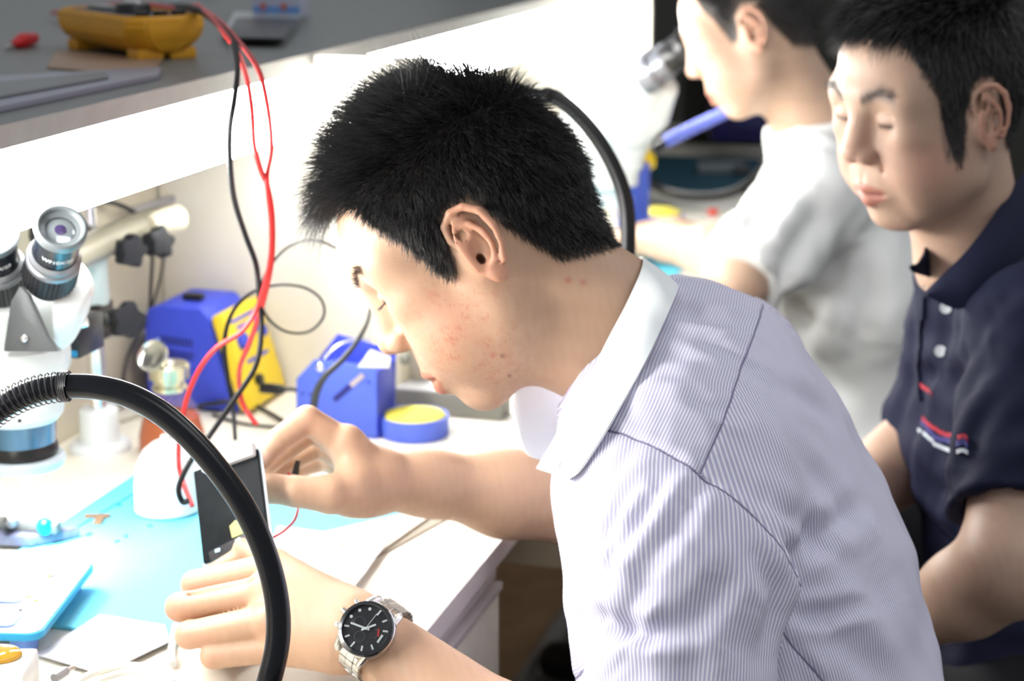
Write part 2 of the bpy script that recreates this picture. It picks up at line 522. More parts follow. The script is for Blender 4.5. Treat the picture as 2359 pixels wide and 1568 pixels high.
# ------------------------------------------------------------------ on the shelf
orange = mat('orange_yellow_rubber', (0.62, 0.30, 0.012), 0.5, noise=0.05, nscale=30)
red_wire = mat('red_silicone', (0.50, 0.012, 0.02), 0.35)
red_wire2 = mat('bright_red_silicone', (0.58, 0.022, 0.022), 0.35)
mm = thing('multimeter', 'digital multimeter in a chunky yellow rubber holster lying on the shelf', 'multimeter', (-1.1, 2.05, SH_Z))
def multimeter():
    A = G(305, 146, SH_Z)[:2]; th = math.radians(38); W = .100
    ex = np.array((math.sin(th), math.cos(th)))
    ey = np.array((-ex[1], ex[0])); L = 0.225; hgt = 0.049
    R = np.array(((ex[0], ey[0], 0), (ex[1], ey[1], 0), (0, 0, 1.0)))
    o = np.array((*A, SH_Z))
    def T(x, y, z): return o + R @ np.array((x, y, z))
    # holster: rings from foot to rim, narrow foot, wider shoulder
    def ring(inx, iny, z, c):
        x0, x1, y0, y1 = inx, W - inx, iny, L - iny
        return [T(x0 + c, y0, z), T(x1 - c, y0, z), T(x1, y0 + c, z), T(x1, y1 - c, z), T(x1 - c, y1, z), T(x0 + c, y1, z), T(x0, y1 - c, z), T(x0, y0 + c, z)]
    tmp = bmesh.new()
    rings = [ring(.035, .03, .004, .012), ring(.022, .012, .008, .015), ring(.004, .004, .022, .018), ring(0, 0, .04, .018), ring(.003, .003, hgt, .018), ring(.012, .012, hgt, .014), ring(.013, .013, hgt - .008, .012)]
    vs = [[tmp.verts.new(p) for p in r] for r in rings]
    for a, b in zip(vs[:-1], vs[1:]):
        for i in range(8): tmp.faces.new((a[i], a[(i + 1) % 8], b[(i + 1) % 8], b[i]))
    tmp.faces.new(vs[0][::-1]); tmp.faces.new(vs[-1])
    bmesh.ops.recalc_face_normals(tmp, faces=tmp.faces[:])
    bmesh.ops.bevel(tmp, geom=tmp.edges[:], offset=0.003, segments=2, affect='EDGES')
    mb = MB(); mb._add(tmp, (0, 0, 0), None, None)
    for (x, y) in ((.03, .03), (W - .03, .03), (.03, L - .03), (W - .03, L - .03)):
        mb.box(T(x, y, 0.0065), (.032, .03, .013), R, bevel=.003)
    mb.build('holster', orange, mm)
    MB().box(T(W / 2, L / 2, hgt - .008), (W - .034, L - .034, .014), R, bevel=.004).build('meter_body', mat('meter_face', (0.03, 0.03, 0.045), 0.5), mm)
    MB().box(T(W / 2, L * .78, hgt + .001), (W - .075, .05, .003), R, bevel=.001).build('display', mat('lcd_grey', (0.18, 0.2, 0.18), 0.3), mm)
    kb = MB().cyl(T(W / 2, L * .45, hgt - .002), T(W / 2, L * .45, hgt + .009), 0.022, 0.019, 28, 0.002).build('dial', black_plastic, mm)
    MB().box(T(W / 2, L * .45, hgt + .0105), (.005, .034, .004), R, bevel=.001).build('pointer', white_plastic, kb)
    for k in range(3): MB().cyl(T(W * (.28 + .22 * k), L * .13, hgt - .002), T(W * (.28 + .22 * k), L * .13, hgt + .004), 0.008, None, 16).build('socket', mat('socket', (0.25, 0.01, 0.01) if k else (0.01, 0.01, 0.01), 0.4), mm)
multimeter()

def lead(name, pts, r, m, label, cat='cable', group=None, seg=8, parts=None):
    return solo(name, MB().tube(pts, r, seg), m, label, cat, group)
# leads: from the meter over the shelf edge, down in front of the divider to the bench
def pl(spec): return [P(x, y, t) for x, y, t in spec]
lead('test_lead', [P(120, 30, 2.62), P(200, 18, 2.45), P(300, 8, 2.3), P(400, 18, 2.2), P(450, 15, 2.05), P(500, 45, 1.9), P(545, 90, 1.78), P(590, 150, 1.66), P(612, 220, 1.62), P(625, 330, 1.62), P(615, 400, 1.63), P(618, 450, 1.64), P(625, 520, 1.66), P(622, 600, 1.68), P(600, 690, 1.7), P(560, 760, 1.7), P(500, 800, 1.7), P(460, 850, 1.7), P(430, 920, 1.7), P(413, 1010, 1.7), P(412, 1075, 1.7), P(425, 1120, 1.68), P(443, 1165, 1.66)],
     [.0028] * 6 + [.0024] * 17, red_wire2, 'red test lead hanging from the shelf and curving left to the white bottle', 'cable', 'test leads')
lead('test_lead', [P(455, 10, 2.05), P(500, 55, 1.86), P(540, 110, 1.74), P(566, 170, 1.65), P(580, 250, 1.61), P(585, 330, 1.61), P(600, 390, 1.62), P(617, 430, 1.645), P(628, 500, 1.67), P(626, 600, 1.7), P(605, 700, 1.72), P(575, 790, 1.75), P(552, 850, 1.78), P(556, 920, 1.8), P(578, 960, 1.8), P(592, 978, 1.8)],
     .0024, red_wire2, 'red test lead hanging from the shelf and dropping behind the fingers', 'cable', 'test leads')
lead('test_lead', [P(395, 16, 2.25), P(450, 20, 2.05), P(500, 50, 1.9), P(535, 95, 1.78), P(547, 160, 1.64), P(540, 230, 1.6), P(529, 300, 1.6), P(530, 380, 1.62), P(540, 460, 1.66), P(565, 540, 1.7), P(590, 610, 1.72), P(597, 680, 1.72), P(602, 750, 1.72), P(590, 840, 1.7), P(540, 920, 1.68), P(485, 1000, 1.66), P(440, 1060, 1.62), P(412, 1120, 1.6), P(420, 1155, 1.6), P(436, 1152, 1.6)],
     [.0046] * 4 + [.0026] * 16, black_rubber, 'black test lead falling from the multimeter past the red ones to the phone screen', 'cable', 'test leads')
lead('probe_wire', [P(775, 572, 1.86), P(740, 556, 1.86), P(700, 554, 1.86), P(655, 575, 1.86), P(618, 620, 1.84), P(600, 670, 1.84), P(612, 725, 1.84), P(655, 762, 1.86), P(710, 764, 1.87), P(745, 730, 1.87), P(740, 690, 1.87), P(700, 662, 1.86), P(640, 656, 1.85), P(580, 674, 1.84), P(535, 720, 1.82), P(517, 790, 1.82), P(525, 870, 1.82), P(537, 940, 1.82), P(542, 1012, 1.8)],
     [.0014] * 13 + [.0018, .0022, .0024, .0024, .0022, .002], black_rubber, 'thin black wire looping in front of the cream divider', 'cable')
lead('black_cable', [P(890, 640, 1.95), P(857, 700, 1.93), P(845, 745, 1.92), P(820, 790, 1.92), P(785, 832, 1.91), P(750, 865, 1.9), P(730, 900, 1.9), P(722, 945, 1.9), P(724, 1010, 1.92)],
     [.0018, .002, .0022, .003, .0034, .0036, .0042, .0042, .004], mat('dark_cord', (0.03, 0.033, 0.035), 0.5), 'black cord crossing the face of the blue iron stand', 'cable')
rc = thing('alligator_clip', 'red alligator clip lying on the shelf left of the multimeter', 'clip', G(55, 95, SH_Z))
MB().tube([G(30, 103, SH_Z + .006), G(52, 95, SH_Z + .008), G(78, 88, SH_Z + .008)], [.004, .010, .007], 10).build('boot', mat('red_rubber', (0.55, 0.01, 0.015), 0.4), rc)
MB().tube([G(10, 112, SH_Z + .004), G(38, 103, SH_Z + .005)], [.002, .0035], 8, smooth=False).build('jaws', steel, rc)

tb = thing('tablet', 'dark flat device with a silver rim lying behind the yellow multimeter', 'tablet', G(600, 75, SH_Z))
def quadbox(px, z0, z1, m, name, parent=None, bevel=0.002, grow=0.0):
    pts = [G(x, y, z0)[:2] for x, y in px]; c = sum(pts) / len(pts)
    pts = [c + (p - c) * (1 + grow) for p in pts]
    return MB().prism([tuple(p - c) for p in pts], z1 - z0, (c[0], c[1], (z0 + z1) / 2), None, bevel).build(name, m, parent)
quadbox([(512, 93), (655, 97), (700, 45), (540, 40)], SH_Z + .0003, SH_Z + .009, mat('silver_rim', (0.45, 0.5, 0.52), 0.3, 0.6), 'rim', tb, 0.002)
quadbox([(518, 90), (652, 93), (690, 47), (545, 44)], SH_Z + .009, SH_Z + .0115, mat('dark_screen', (0.03, 0.032, 0.04), 0.35), 'screen', tb, 0.001)
bx = thing('small_carton', 'small white and blue printed carton standing behind the dark tablet', 'box', G(640, 40, SH_Z))
def carton():
    A = G(583, 41, SH_Z); B_ = G(692, 43, SH_Z); d = (B_ - A); W = np.linalg.norm(d); d /= W
    nrm = np.array((-d[1], d[0], 0)); R = np.stack([d, nrm, (0, 0, 1.0)], 1)
    c = (A + B_) / 2 + nrm * .02 + np.array((0, 0, .045))
    MB().box(c, (W, .04, .09), R, bevel=.001).build('carton', mat('carton_white', (0.42, 0.44, 0.55), 0.5), bx)
    MB().box(c - nrm * .0204 + np.array((0, 0, -.036)), (W * .99, .0006, .016), R).build('blue_band', mat('carton_blue', (0.12, 0.28, 0.62), 0.5), bx)
    for k, (x, z, cc, r) in enumerate(((-.020, -.028, (0.5, 0.12, 0.06), .005), (.012, -.028, (0.5, 0.12, 0.06), .005))):
        p = c - nrm * .0212 + d * x + np.array((0, 0, z)); MB().cyl(p, p - nrm * .0006, r, None, 16).build('red_dot', mat('print_red', cc, 0.5), bx)
    for k, (x, z, ww) in enumerate(((-.040, -.012, .014), (-.040, -.002, .014), (-.040, .01, .014), (0.0, -.012, .036), (0.0, 0.0, .036))):
        MB().box(c - nrm * .0204 + d * x + np.array((0, 0, z)), (ww, .0006, .005), R).build('print_line', mat('print_red2', (0.5, 0.08, 0.1), 0.5) if k < 3 else mat('print_grey', (0.2, 0.22, 0.35), 0.5), bx)
carton()
for k, (x, y, r, lb) in enumerate(((390, 0, .018, 'white round cap on the shelf above the black lead knot'), (485, -6, .017, 'bluish white round cup on the shelf beside the carton'))):
    solo('round_cap', MB().lathe(G(x, y, SH_Z), [(0, .022), (r * .8, .022), (r, .018), (r, 0.0005), (0, .0005)], seg=24), mat('cap_white', (0.6, 0.68, 0.72), 0.3), lb, 'cap', 'round caps on the shelf')
# flat things at the front of the shelf
quadbox([(110, 172), (305, 172), (372, 130), (300, 112), (120, 130)], SH_Z + .0003, SH_Z + .002, mat('tan_sheet', (0.36, 0.23, 0.15), 0.5), 'tan_card').update({}) if False else None
tag(quadbox([(108, 158), (345, 178), (375, 140), (130, 118)], SH_Z + .0003, SH_Z + .0022, mat('tan_sheet', (0.33, 0.22, 0.15), 0.5), 'tan_card', None, .0005), 'tan card lying in front of the yellow multimeter', 'card')
tag(quadbox([(-40, 268), (368, 182), (372, 166), (330, 168), (-60, 190)], SH_Z + .0003, SH_Z + .006, mat('blue_grey_plate', (0.26, 0.27, 0.33), 0.35), 'acrylic_plate', None, .001), 'long blue-grey plate lying along the front of the shelf', 'plate')
tag(quadbox([(-40, 235), (250, 182), (245, 172), (-60, 200)], SH_Z + .0062, SH_Z + .009, mat('grey_ruler', (0.17, 0.185, 0.19), 0.4), 'flat_ruler', None, .001), 'dark grey flat strip lying on the blue-grey plate', 'ruler')

# ------------------------------------------------------------------ near microscope on boom stand
paint = mat('microscope_enamel', (0.74, 0.78, 0.77), 0.22, coat=0.3)
ms = thing('stereo_microscope', 'white binocular microscope on a boom stand at the left of the near bay', 'microscope', P(60, 1060, 1.6))
def knurl(mb, c, axis, r, L, n=40, m=None, dep=.0012):
    ax = np.array(axis) / np.linalg.norm(axis)
    prof = []
    for k in range(n * 2):
        a = 2 * math.pi * k / (2 * n); rr = r if k % 2 else r - dep
        prof.append((rr * math.cos(a), rr * math.sin(a)))
    R = np.array(Vector(ax).to_track_quat('Z', 'Y').to_matrix())
    mb.prism(prof, L, np.array(c) + ax * L / 2, R, m=m)
def eyepiece(base, d, parent, s=1.0, text=True, a=1.42):
    "radii scale with s, lengths along the axis with a"
    d = np.array(d) / np.linalg.norm(d); base = np.array(base)
    e = MB()
    e.cyl(base - d * .004, base + d * .006 * a, .0205 * s, None, 40, .001, m=dark_grey)
    knurl(e, base + d * .003 * a, d, .0238 * s, .019 * a, 36, dark_grey)
    e.lathe(base + d * .022 * a, [(.0235 * s, 0), (.0232 * s, .003 * a), (.0215 * s, .004 * a), (.0215 * s, .007 * a), (.0205 * s, .008 * a), (.0195 * s, .010 * a)], d, 40, m=mat('satin_grey', (0.20, 0.21, 0.23), 0.35, 0.6))
    o = e.build('eyepiece', None, parent)
    MB().lathe(base + d * .030 * a, [(.0188 * s, 0), (.0188 * s, .024 * a), (.017 * s, .024 * a)], d, 40).build('sleeve', mat('gloss_black', (0.012, 0.015, 0.022), 0.18, 0.2), o)
    MB().lathe(base + d * .053 * a, [(.0185 * s, 0), (.0215 * s, .001 * a), (.0222 * s, .003 * a), (.0215 * s, .0065 * a), (.0195 * s, .0072 * a), (.0178 * s, .0066 * a), (.0165 * s, .004 * a), (.0125 * s, .003 * a)], d, 44).build('rim', mat('rim_grey', (0.13, 0.145, 0.15), 0.3, 0.4), o)
    MB().lathe(base + d * (.053 * a + .001), [(.0148 * s, 0.001), (.009 * s, .0030), (0, .0038)], d, 40).build('lens', mat('coated_lens', (0.32, 0.36, 0.38), 0.08, 0.7), o)
    MB().lathe(base + d * (.053 * a + .0045), [(.0050 * s, 0.0), (.0035 * s, .0005), (0, .0008)], d, 20).build('pupil', mat('lens_dark', (0.03, 0.02, 0.06), 0.05), o)
    if text:
        cu = bpy.data.curves.new('marking', 'FONT'); cu.body = 'WF10X/20'; cu.size = .0062 * s; cu.extrude = .00008; cu.align_x = 'CENTER'; cu.align_y = 'CENTER'
        to = bpy.data.objects.new('marking_tmp', cu); C.objects.link(to)
        dg = bpy.context.evaluated_depsgraph_get(); me = bpy.data.meshes.new_from_object(to.evaluated_get(dg))
        bpy.data.objects.remove(to)
        # wrap the letters round the sleeve, facing the room
        xdir = CR - d * (CR @ d); xdir /= np.linalg.norm(xdir)
        out = np.cross(xdir, d) if (np.cross(xdir, d) @ -CF) > 0 else np.cross(d, xdir)
        R0 = .0189 * s; w0 = np.array(world_of(o))
        for v in me.vertices:
            an = v.co.x / R0 + .15
            p = base + d * (.040 * a + v.co.y) + (xdir * math.sin(an) + out * math.cos(an)) * (R0 + v.co.z)
            v.co = Vector(p - w0)
        me.materials.append(mat('white_ink', (0.85, 0.85, 0.85), 0.5))
        t = bpy.data.objects.new('marking', me); C.objects.link(t); t.parent = o
        t['label'] = 'small white lettering'
    return o
eyed = CR * .33 + CU * .48 - CF * .81
eyed2 = CR * .14 + CU * .50 - CF * .85
EB1 = P(112, 642, 1.575); EB2 = P(4, 660, 1.60)
_ep = []
def msc():
    ops = []
    for b, d, q in ((EB1, eyed, P(128, 768, 1.60)), (EB2, eyed2, P(-14, 800, 1.62))):
        d = d / np.linalg.norm(d)
        ops.append(('u', fC(b - d * .004, b - d * .014, .0235, .0300), 0))
        c0 = b - d * .024 + CR * .0055
        ops.append(('u', fC(b - d * .014, c0, .0300, .0345), .006))
        ops.append(('u', fC(c0, c0 * .35 + q * .65, .0345, .0235), .01))
        ops.append(('u', fC(c0 * .35 + q * .65, q, .0235, .0135), .01))
    ops.append(('s', fB(EB1 + eyed / np.linalg.norm(eyed) * .028, (.05, .05, .030), axes(CR - eyed * (CR @ eyed) / (eyed @ eyed), eyed), .001), 0.002))
    ops.append(('s', fB(EB2 + eyed2 / np.linalg.norm(eyed2) * .028, (.05, .05, .030), axes(CR - eyed2 * (CR @ eyed2) / (eyed2 @ eyed2), eyed2), .001), 0.002))
    V, Fq = sdf_mesh(ops, P(60, 720, 1.6) - .14, P(60, 720, 1.6) + .14, .0016)
    np_mesh('prism_housing', V, Fq, paint, ms)
    eyepiece(EB1, eyed, ms); eyepiece(EB2, eyed2, ms)
    ax = P(40, 900, 1.62); cx, cy = ax[0], ax[1]
    def zof(py, t=1.6): return P(40, py, t)[2]
    zt = zof(790); zb = zof(905); z2 = zof(985); z3 = zof(1000); z4 = zof(1040); z5 = zof(1080)
    MB().lathe((cx, cy, 0), [(.0, zt), (.045, zt), (.0485, zt - .003), (.0485, zt - .022), (.0455, zt - .028), (.0455, zb), (.044, zb - .004), (0, zb - .004)], seg=56).build('zoom_body', paint, ms)
    MB().lathe((cx, cy, 0), [(.0, zb - .003), (.040, zb - .003), (.0415, zb - .006), (.0395, z2 + .006), (.034, z2), (0, z2)], seg=56).build('lower_body', paint, ms)
    MB().cyl(P(45, 969, 1.572), P(45, 969, 1.568), .0018, None, 12).build('set_screw', dark_grey, ms)
    MB().lathe((cx, cy, 0), [(0, z2 + .001), (.0325, z2 + .001), (.031, z4), (0, z4)], seg=48).build('lens_ring', mat('blue_grey_ring', (0.10, 0.22, 0.36), 0.15, 0.6), ms)
    MB().lathe((cx, cy, 0), [(0, z4 + .001), (.030, z4 + .001), (.0325, z4 - .003), (.0325, z4 - .010), (.030, z4 - .012), (0, z4 - .012)], seg=48).build('objective_ring', black_plastic, ms)
    # ring lamp under the objective
    MB().lathe((cx, cy, 0), [(.018, z4 - .012), (.036, z4 - .012), (.0385, z4 - .015), (.0385, z5 - .004), (.036, z5 - .008), (.018, z5 - .008), (.018, z4 - .012)], seg=48).build('ring_lamp', mat('pale_ring', (0.55, 0.63, 0.68), 0.3), ms)
    rl = bpy.data.lights.new('ring_lamp_light', 'AREA'); rl.shape = 'DISK'; rl.size = .06; rl.energy = .8; rl.color = (.95, .98, 1)
    ro = bpy.data.objects.new('ring_lamp_light', rl); C.objects.link(ro); ro.location = (cx, cy, z5 - .012)
    # dark plate with a screw between the eyepiece housings
    c = P(60, 750, 1.560)
    R = np.stack([CR, CU, -CF], 1)
    MB().prism([(-.018, -.022), (.030, -.022), (.020, -.010), (.004, .026), (-.004, .034), (-.012, .02)], .010, c, R, .001).build('front_plate', mat('plate_grey', (0.06, 0.065, 0.07), 0.4), ms)
    MB().ball(P(56, 779, 1.5535), (.0038, .0038, .003), R, 14).build('screw', chrome, ms)
msc()
# the stand: post, collar, boom, clamps, star knobs
st = thing('boom_stand', 'boom stand with a chrome post and black star knobs behind the near microscope', 'stand', G(232, 1040))
def stand():
    b = G(232, 1035, TOP_Z); x, y = b[0], b[1]; tt = float((b - CAM) @ CF)
    def Zp(py): return GX(232, py, x)[2]
    MB().lathe((x, y, 0), [(0, TOP_Z), (.033, TOP_Z), (.033, TOP_Z + .007), (.030, TOP_Z + .010), (.0215, TOP_Z + .011), (.021, Zp(940)), (.019, Zp(935)), (0, Zp(935))], seg=48).build('base_collar', mat('pale_enamel', (0.72, 0.76, 0.78), 0.3), st)
    MB().cyl((x, y, Zp(940)), (x, y, Zp(465)), .0095, None, 32).build('post', chrome, st)
    MB().box((x + .001, y, Zp(728)), (.03, .036, .040), bevel=.003).build('clamp', black_plastic, st)
    MB().lathe((x, y, 0), [(.0098, Zp(690)), (.0175, Zp(690)), (.0185, Zp(680)), (.0185, Zp(590)), (.022, Zp(575)), (.022, Zp(545)), (.0098, Zp(545))], seg=40).build('boom_socket', mat('pale_blue_enamel', (0.50, 0.58, 0.58), 0.3), st)
    # boom arm running out over the bench
    a0 = P(120, 620, 1.78); a1 = np.array((x, y, Zp(545))); a2 = P(352, 512, 2.06)
    a1b = P(232, 548, 1.93)
    MB().tube([P(150, 600, 1.80), P(232, 560, 1.92), a2], .0165, 20).build('boom_arm', mat('beige_enamel', (0.24, 0.225, 0.17), 0.35), st)
    MB().tube([P(345, 520, 2.02), P(372, 510, 2.04), P(412, 503, 2.06)], [.010, .0145, .0155], 20).build('end_cap', mat('cream_cap', (0.85, 0.80, 0.62), 0.35), st)
    def star(px, py, t, r, parent, ax):
        ax = ax / np.linalg.norm(ax)
        prof = []
        for k in range(60):
            a = 2 * math.pi * k / 60; rr = r * (0.86 + .14 * math.cos(5 * a)); prof.append((rr * math.cos(a), rr * math.sin(a)))
        R = np.array(Vector(ax).to_track_quat('Z', 'Y').to_matrix())
        mb = MB().prism(prof, .016, P(px, py, t), R, .002)
        mb.cyl(P(px, py, t), P(px, py, t) - ax * .03, .008, .006, 16)
        return mb.build('star_knob', dark_grey, parent)
    star(300, 578, 1.93, .0185, st, CR * .75 - CF * .55 - CU * .1)
    star(366, 558, 2.0, .0185, st, CR * .75 - CF * .55 + CU * .15)
    star(292, 738, 1.93, .021, st, CR * .7 - CF * .7)
    MB().tube([P(248, 735, 1.95), P(285, 737, 1.94)], .006, 12, smooth=False).build('knob_shaft', steel, st)
    # focus block between the microscope body and the boom
    MB().box(P(178, 768, 1.72), (.030, .05, .036), None, .003).build('focus_block', mat('black_metal', (0.03, 0.032, 0.04), 0.3, 0.4), st)
    MB().box(P(176, 800, 1.72), (.026, .046, .006), None, .001).build('blue_shim', mat('blue_anodised', (0.02, 0.25, 0.5), 0.3, 0.3), st)
    MB().tube([P(175, 745, 1.68), P(200, 738, 1.68)], .006, 14, smooth=False).build('screw', chrome, st)
    MB().ball(P(120, 540, 1.75), (.022, .022, .022), None, 24).build('pivot_knob', mat('navy_black', (0.02, 0.022, 0.035), 0.4), st)
stand()
# wires on the back panel
bw = mat('black_wire', (0.02, 0.02, 0.02), 0.5)
lead('power_cord', [GX(352, 580, -.97), GX(348, 650, -.97), GX(343, 720, -.97), GX(320, 770, -.97), GX(295, 820, -.97), GX(284, 870, -.97), GX(288, 880, -.97)], .0022, bw, 'black cord running down the back panel left of the soldering station', 'cable', 'cords on the back panel')
lead('power_cord', [GX(378, 580, -.97), GX(372, 630, -.97), GX(356, 690, -.965), GX(345, 720, -.965)], .0018, bw, 'thin black cord just right of the longer one on the back panel', 'cable', 'cords on the back panel')
lead('shelf_cord', [GX(235, 462, -.985), GX(270, 470, -.985), GX(305, 486, -.98), GX(330, 505, -.98)], .003, bw, 'black cord sagging under the shelf above the boom arm', 'cable')
lead('cream_cable', [G(255, 975, .753), G(285, 968, .753), G(340, 950, .753)], .002, mat('cream_cord', (0.45, 0.42, 0.33), 0.5), 'cream cord lying at the foot of the back panel', 'cable')

# ------------------------------------------------------------------ soldering station
ss = thing('soldering_station', 'blue soldering station with a yellow front panel against the divider', 'soldering station', (-.92, 1.92, TOP_Z))
def station():
    x0, x1, y0, y1, z0, z1 = -.972, -.884, 1.872, 1.972, TOP_Z + .003, .874
    prof = [(x0, z0), (x1 + .028, z0), (x1 + .016, z0 + .02), (x1 - .004, z1 - .012), (x1 - .016, z1), (x0 + .016, z1), (x0 + .004, z1 - .006), (x0, z1 - .022)]
    c = ((x0 + x1) / 2, (y0 + y1) / 2, (z0 + z1) / 2)
    R = np.array(((1, 0, 0), (0, 0, -1.0), (0, 1, 0)))
    MB().prism([(x - c[0], z - c[2]) for x, z in prof], y1 - y0, c, R, .004).build('case', blue, ss)
    d = np.array((x1 - .004 - (x1 + .028), 0, (z1 - .012) - z0)); H = np.linalg.norm(d); d /= H
    pc = np.array(((x1 - .004 + x1 + .028) / 2 + .010, c[1], (z0 + z1 - .012) / 2 + .004))
    RR = np.stack([np.cross((0, 1.0, 0), d), (0, 1.0, 0), d], 1)
    pnl = MB().box(pc, (.018, y1 - y0 + .004, H + .004), RR, .006).build('front_panel', yellow, ss)
    out = RR[:, 0] * (1 if RR[0, 0] > 0 else -1)
    for k, (dy, dz, r) in enumerate(((-.03, .02, .010), (.025, .02, .008), (-.02, -.03, .007))):
        q = pc + out * .009 + np.array((0, dy, 0)) + d * dz
        MB().cyl(q, q + out * .007, r, r * .9, 20, .001).build('knob', blue if k < 2 else black_plastic, pnl)
    for k, dz in enumerate((.045, .036, -.006)):
        q = pc + out * .0092 + d * dz; MB().box(q, (.0008, .06 if k else .08, .004), RR).build('panel_print', blue, pnl)
    for row in (0, 1):
        for k in range(10):
            MB().box((x0 + .022 + k * .0042, y0 - .0002, z1 - .040 - row * .016 - k * .0002), (.0020, .0012, .009), bevel=.0003).build('vent', mat('vent_dark', (0.006, 0.008, 0.1), 0.6), ss)
        MB().ball((x0 + .017, y0 - .0005, z1 - .041 - row * .016), (.003, .0015, .003), None, 12).build('screw', mat('blue_screw', (0.2, 0.3, 0.8), 0.4), ss)
    MB().box((x1 - .042, c[1] - .01, z1 + .004), (.024, .014, .008), bevel=.003).build('handle_clip', black_plastic, ss)
    MB().box((c[0], c[1], TOP_Z + .0015), (.09, .09, .003)).build('feet', black_rubber, ss)
station()
pg = thing('cable_plug', 'black round plug between the soldering station and the blue iron stand', 'plug', P(630, 895, 2.04))
MB().tube([P(598, 893, 2.06), P(606, 893, 2.06), P(648, 897, 2.05), P(655, 898, 2.05)], [.005, .0062, .0058, .004], 16, smooth=False).build('shell', black_plastic, pg)
MB().tube([P(652, 898, 2.05), P(672, 896, 2.05), P(692, 902, 2.05)], .0022, 8).build('cord', bw, pg)
lead('bench_cord', [G(455, 935, .76), G(520, 925, .765), G(570, 930, .76), G(610, 945, .755), G(650, 968, .754)], .0026, bw, 'black cord lying on the bench in front of the soldering station', 'cable', 'cords on the bench')
lead('bench_cord', [G(490, 955, .753), G(560, 975, .753), G(640, 985, .753), G(720, 1010, .753), G(830, 1030, .753), G(900, 1042, .753)], .0018, bw, 'thin black cord trailing past the foot of the blue stand', 'cable', 'cords on the bench')

# ------------------------------------------------------------------ iron stand with sponge dish
ist = thing('iron_stand', 'blue sheet-metal soldering iron stand with a round yellow sponge dish', 'iron stand', (-.70, 1.86, TOP_Z))
def ironstand():
    y0 = 1.826
    out = [(683, 1003), (869, 1018), (868, 842), (724, 828), (684, 871)]
    pts = [GY(x, y, y0) for x, y in out]
    z0 = TOP_Z + .002
    xs = [p[0] for p in pts]; zs = [max(p[2], z0) for p in pts]; zs[0] = z0; zs[1] = z0
    c = np.array((np.mean(xs), 0, np.mean(zs)))
    R = np.array(((1, 0, 0), (0, 0, -1.0), (0, 1, 0)))
    prof = [(x - c[0], z - c[2]) for x, z in zip(xs, zs)]
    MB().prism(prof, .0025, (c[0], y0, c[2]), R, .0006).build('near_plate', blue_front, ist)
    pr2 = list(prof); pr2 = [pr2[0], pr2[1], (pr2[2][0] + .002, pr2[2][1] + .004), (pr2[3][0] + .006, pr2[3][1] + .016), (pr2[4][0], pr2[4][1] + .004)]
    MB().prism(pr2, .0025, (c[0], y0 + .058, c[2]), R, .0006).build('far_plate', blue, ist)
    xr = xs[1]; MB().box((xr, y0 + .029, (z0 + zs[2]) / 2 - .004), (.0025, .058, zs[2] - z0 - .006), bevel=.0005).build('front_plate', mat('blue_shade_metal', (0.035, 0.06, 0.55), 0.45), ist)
    MB().box(((xs[0] + xs[1]) / 2, y0 + .029, z0), (xr - xs[0], .058, .003)).build('floor_plate', blue, ist)
    # sloping tray between the plates
    a = np.array((xs[3] + .004, 0, zs[3] - .012)); b = np.array((xr - .004, 0, zs[2] - .03)); d = b - a; L = np.linalg.norm(d); d /= L
    RR = np.stack([d, (0, 1.0, 0), np.cross(d, (0, 1.0, 0))], 1)
    MB().box((a + b) / 2 + np.array((0, y0 + .029, 0)), (L, .052, .003), RR).build('cradle', blue, ist)
    MB().tube([(xs[3] + .004, y0 + .02, zs[3] - .004), (xs[3] + .02, y0 + .03, zs[3] + .012), (xr - .02, y0 + .045, zs[3] + .018)], .0016, 8).build('wire_holder', steel, ist)
    # slot, screws
    s0 = GY(770, 921, y0 - .0016); s1 = GY(838, 862, y0 - .0016); d = s1 - s0; L = np.linalg.norm(d); d /= L
    R2 = axes(d, (0, -1.0, 0)); MB().box((s0 + s1) / 2, (L, .0062, .0006), R2).build('slot', mat('slot_navy', (0.01, 0.012, 0.16), 0.5), ist)
    MB().box(s0 + d * L * .78 + np.array((0, -.0006, 0)), (L * .42, .0058, .0004), R2).build('slot_tab', mat('tab_tan', (0.42, 0.36, 0.38), 0.5), ist)
    MB().ball(GY(737, 846, y0 - .002), (.0055, .003, .0055), None, 16).build('screw', chrome, ist)
    for q in ((697, 906), (715, 908), (850, 880)): MB().ball(GY(*q, y0 - .0014), (.002, .0008, .002), None, 10).build('rivet', mat('rivet_navy', (0.02, 0.03, 0.25), 0.5), ist)
    MB().prism([(-.018, -.009), (.016, -.010), (.018, .002), (-.004, .010)], .002, P(862, 826, 1.93), np.stack([CR, CU, -CF], 1), .0005).build('cream_tab', mat('cream_tab', (0.8, 0.76, 0.66), 0.5), ist)
    # sponge dish
    cx, cy = G(955, 1000)[:2]
    r = .0385
    MB().lathe((cx, cy, 0), [(0, TOP_Z + .0005), (r - .001, TOP_Z + .0005), (r, TOP_Z + .002), (r, TOP_Z + .0235), (r - .0018, TOP_Z + .0235), (r - .0022, TOP_Z + .006), (0, TOP_Z + .006)], seg=56).build('sponge_dish', blue_front, ist)
    MB().box((cx - r * .78, cy + .006, TOP_Z + .0125), (.035, .05, .022), bevel=.001).build('dish_bracket', blue_front, ist)
    sp = MB().lathe((cx, cy, 0), [(0, TOP_Z + .006), (r - .0026, TOP_Z + .006), (r - .0028, TOP_Z + .020), (r - .006, TOP_Z + .0245), (r * .5, TOP_Z + .027), (0, TOP_Z + .026)], seg=48)
    sp.build('sponge', mat('yellow_sponge', (0.85, 0.75, 0.10), 0.9, bump=0.8, bscale=400), ist)
    MB().ball(P(880, 832, 1.97), (.006, .004, .006), None, 12).build('wing_nut', steel, ist)
ironstand()
yt = thing('solder_reel', 'small yellow-topped reel behind the tip of the nose', 'reel', P(870, 775, 2.0))
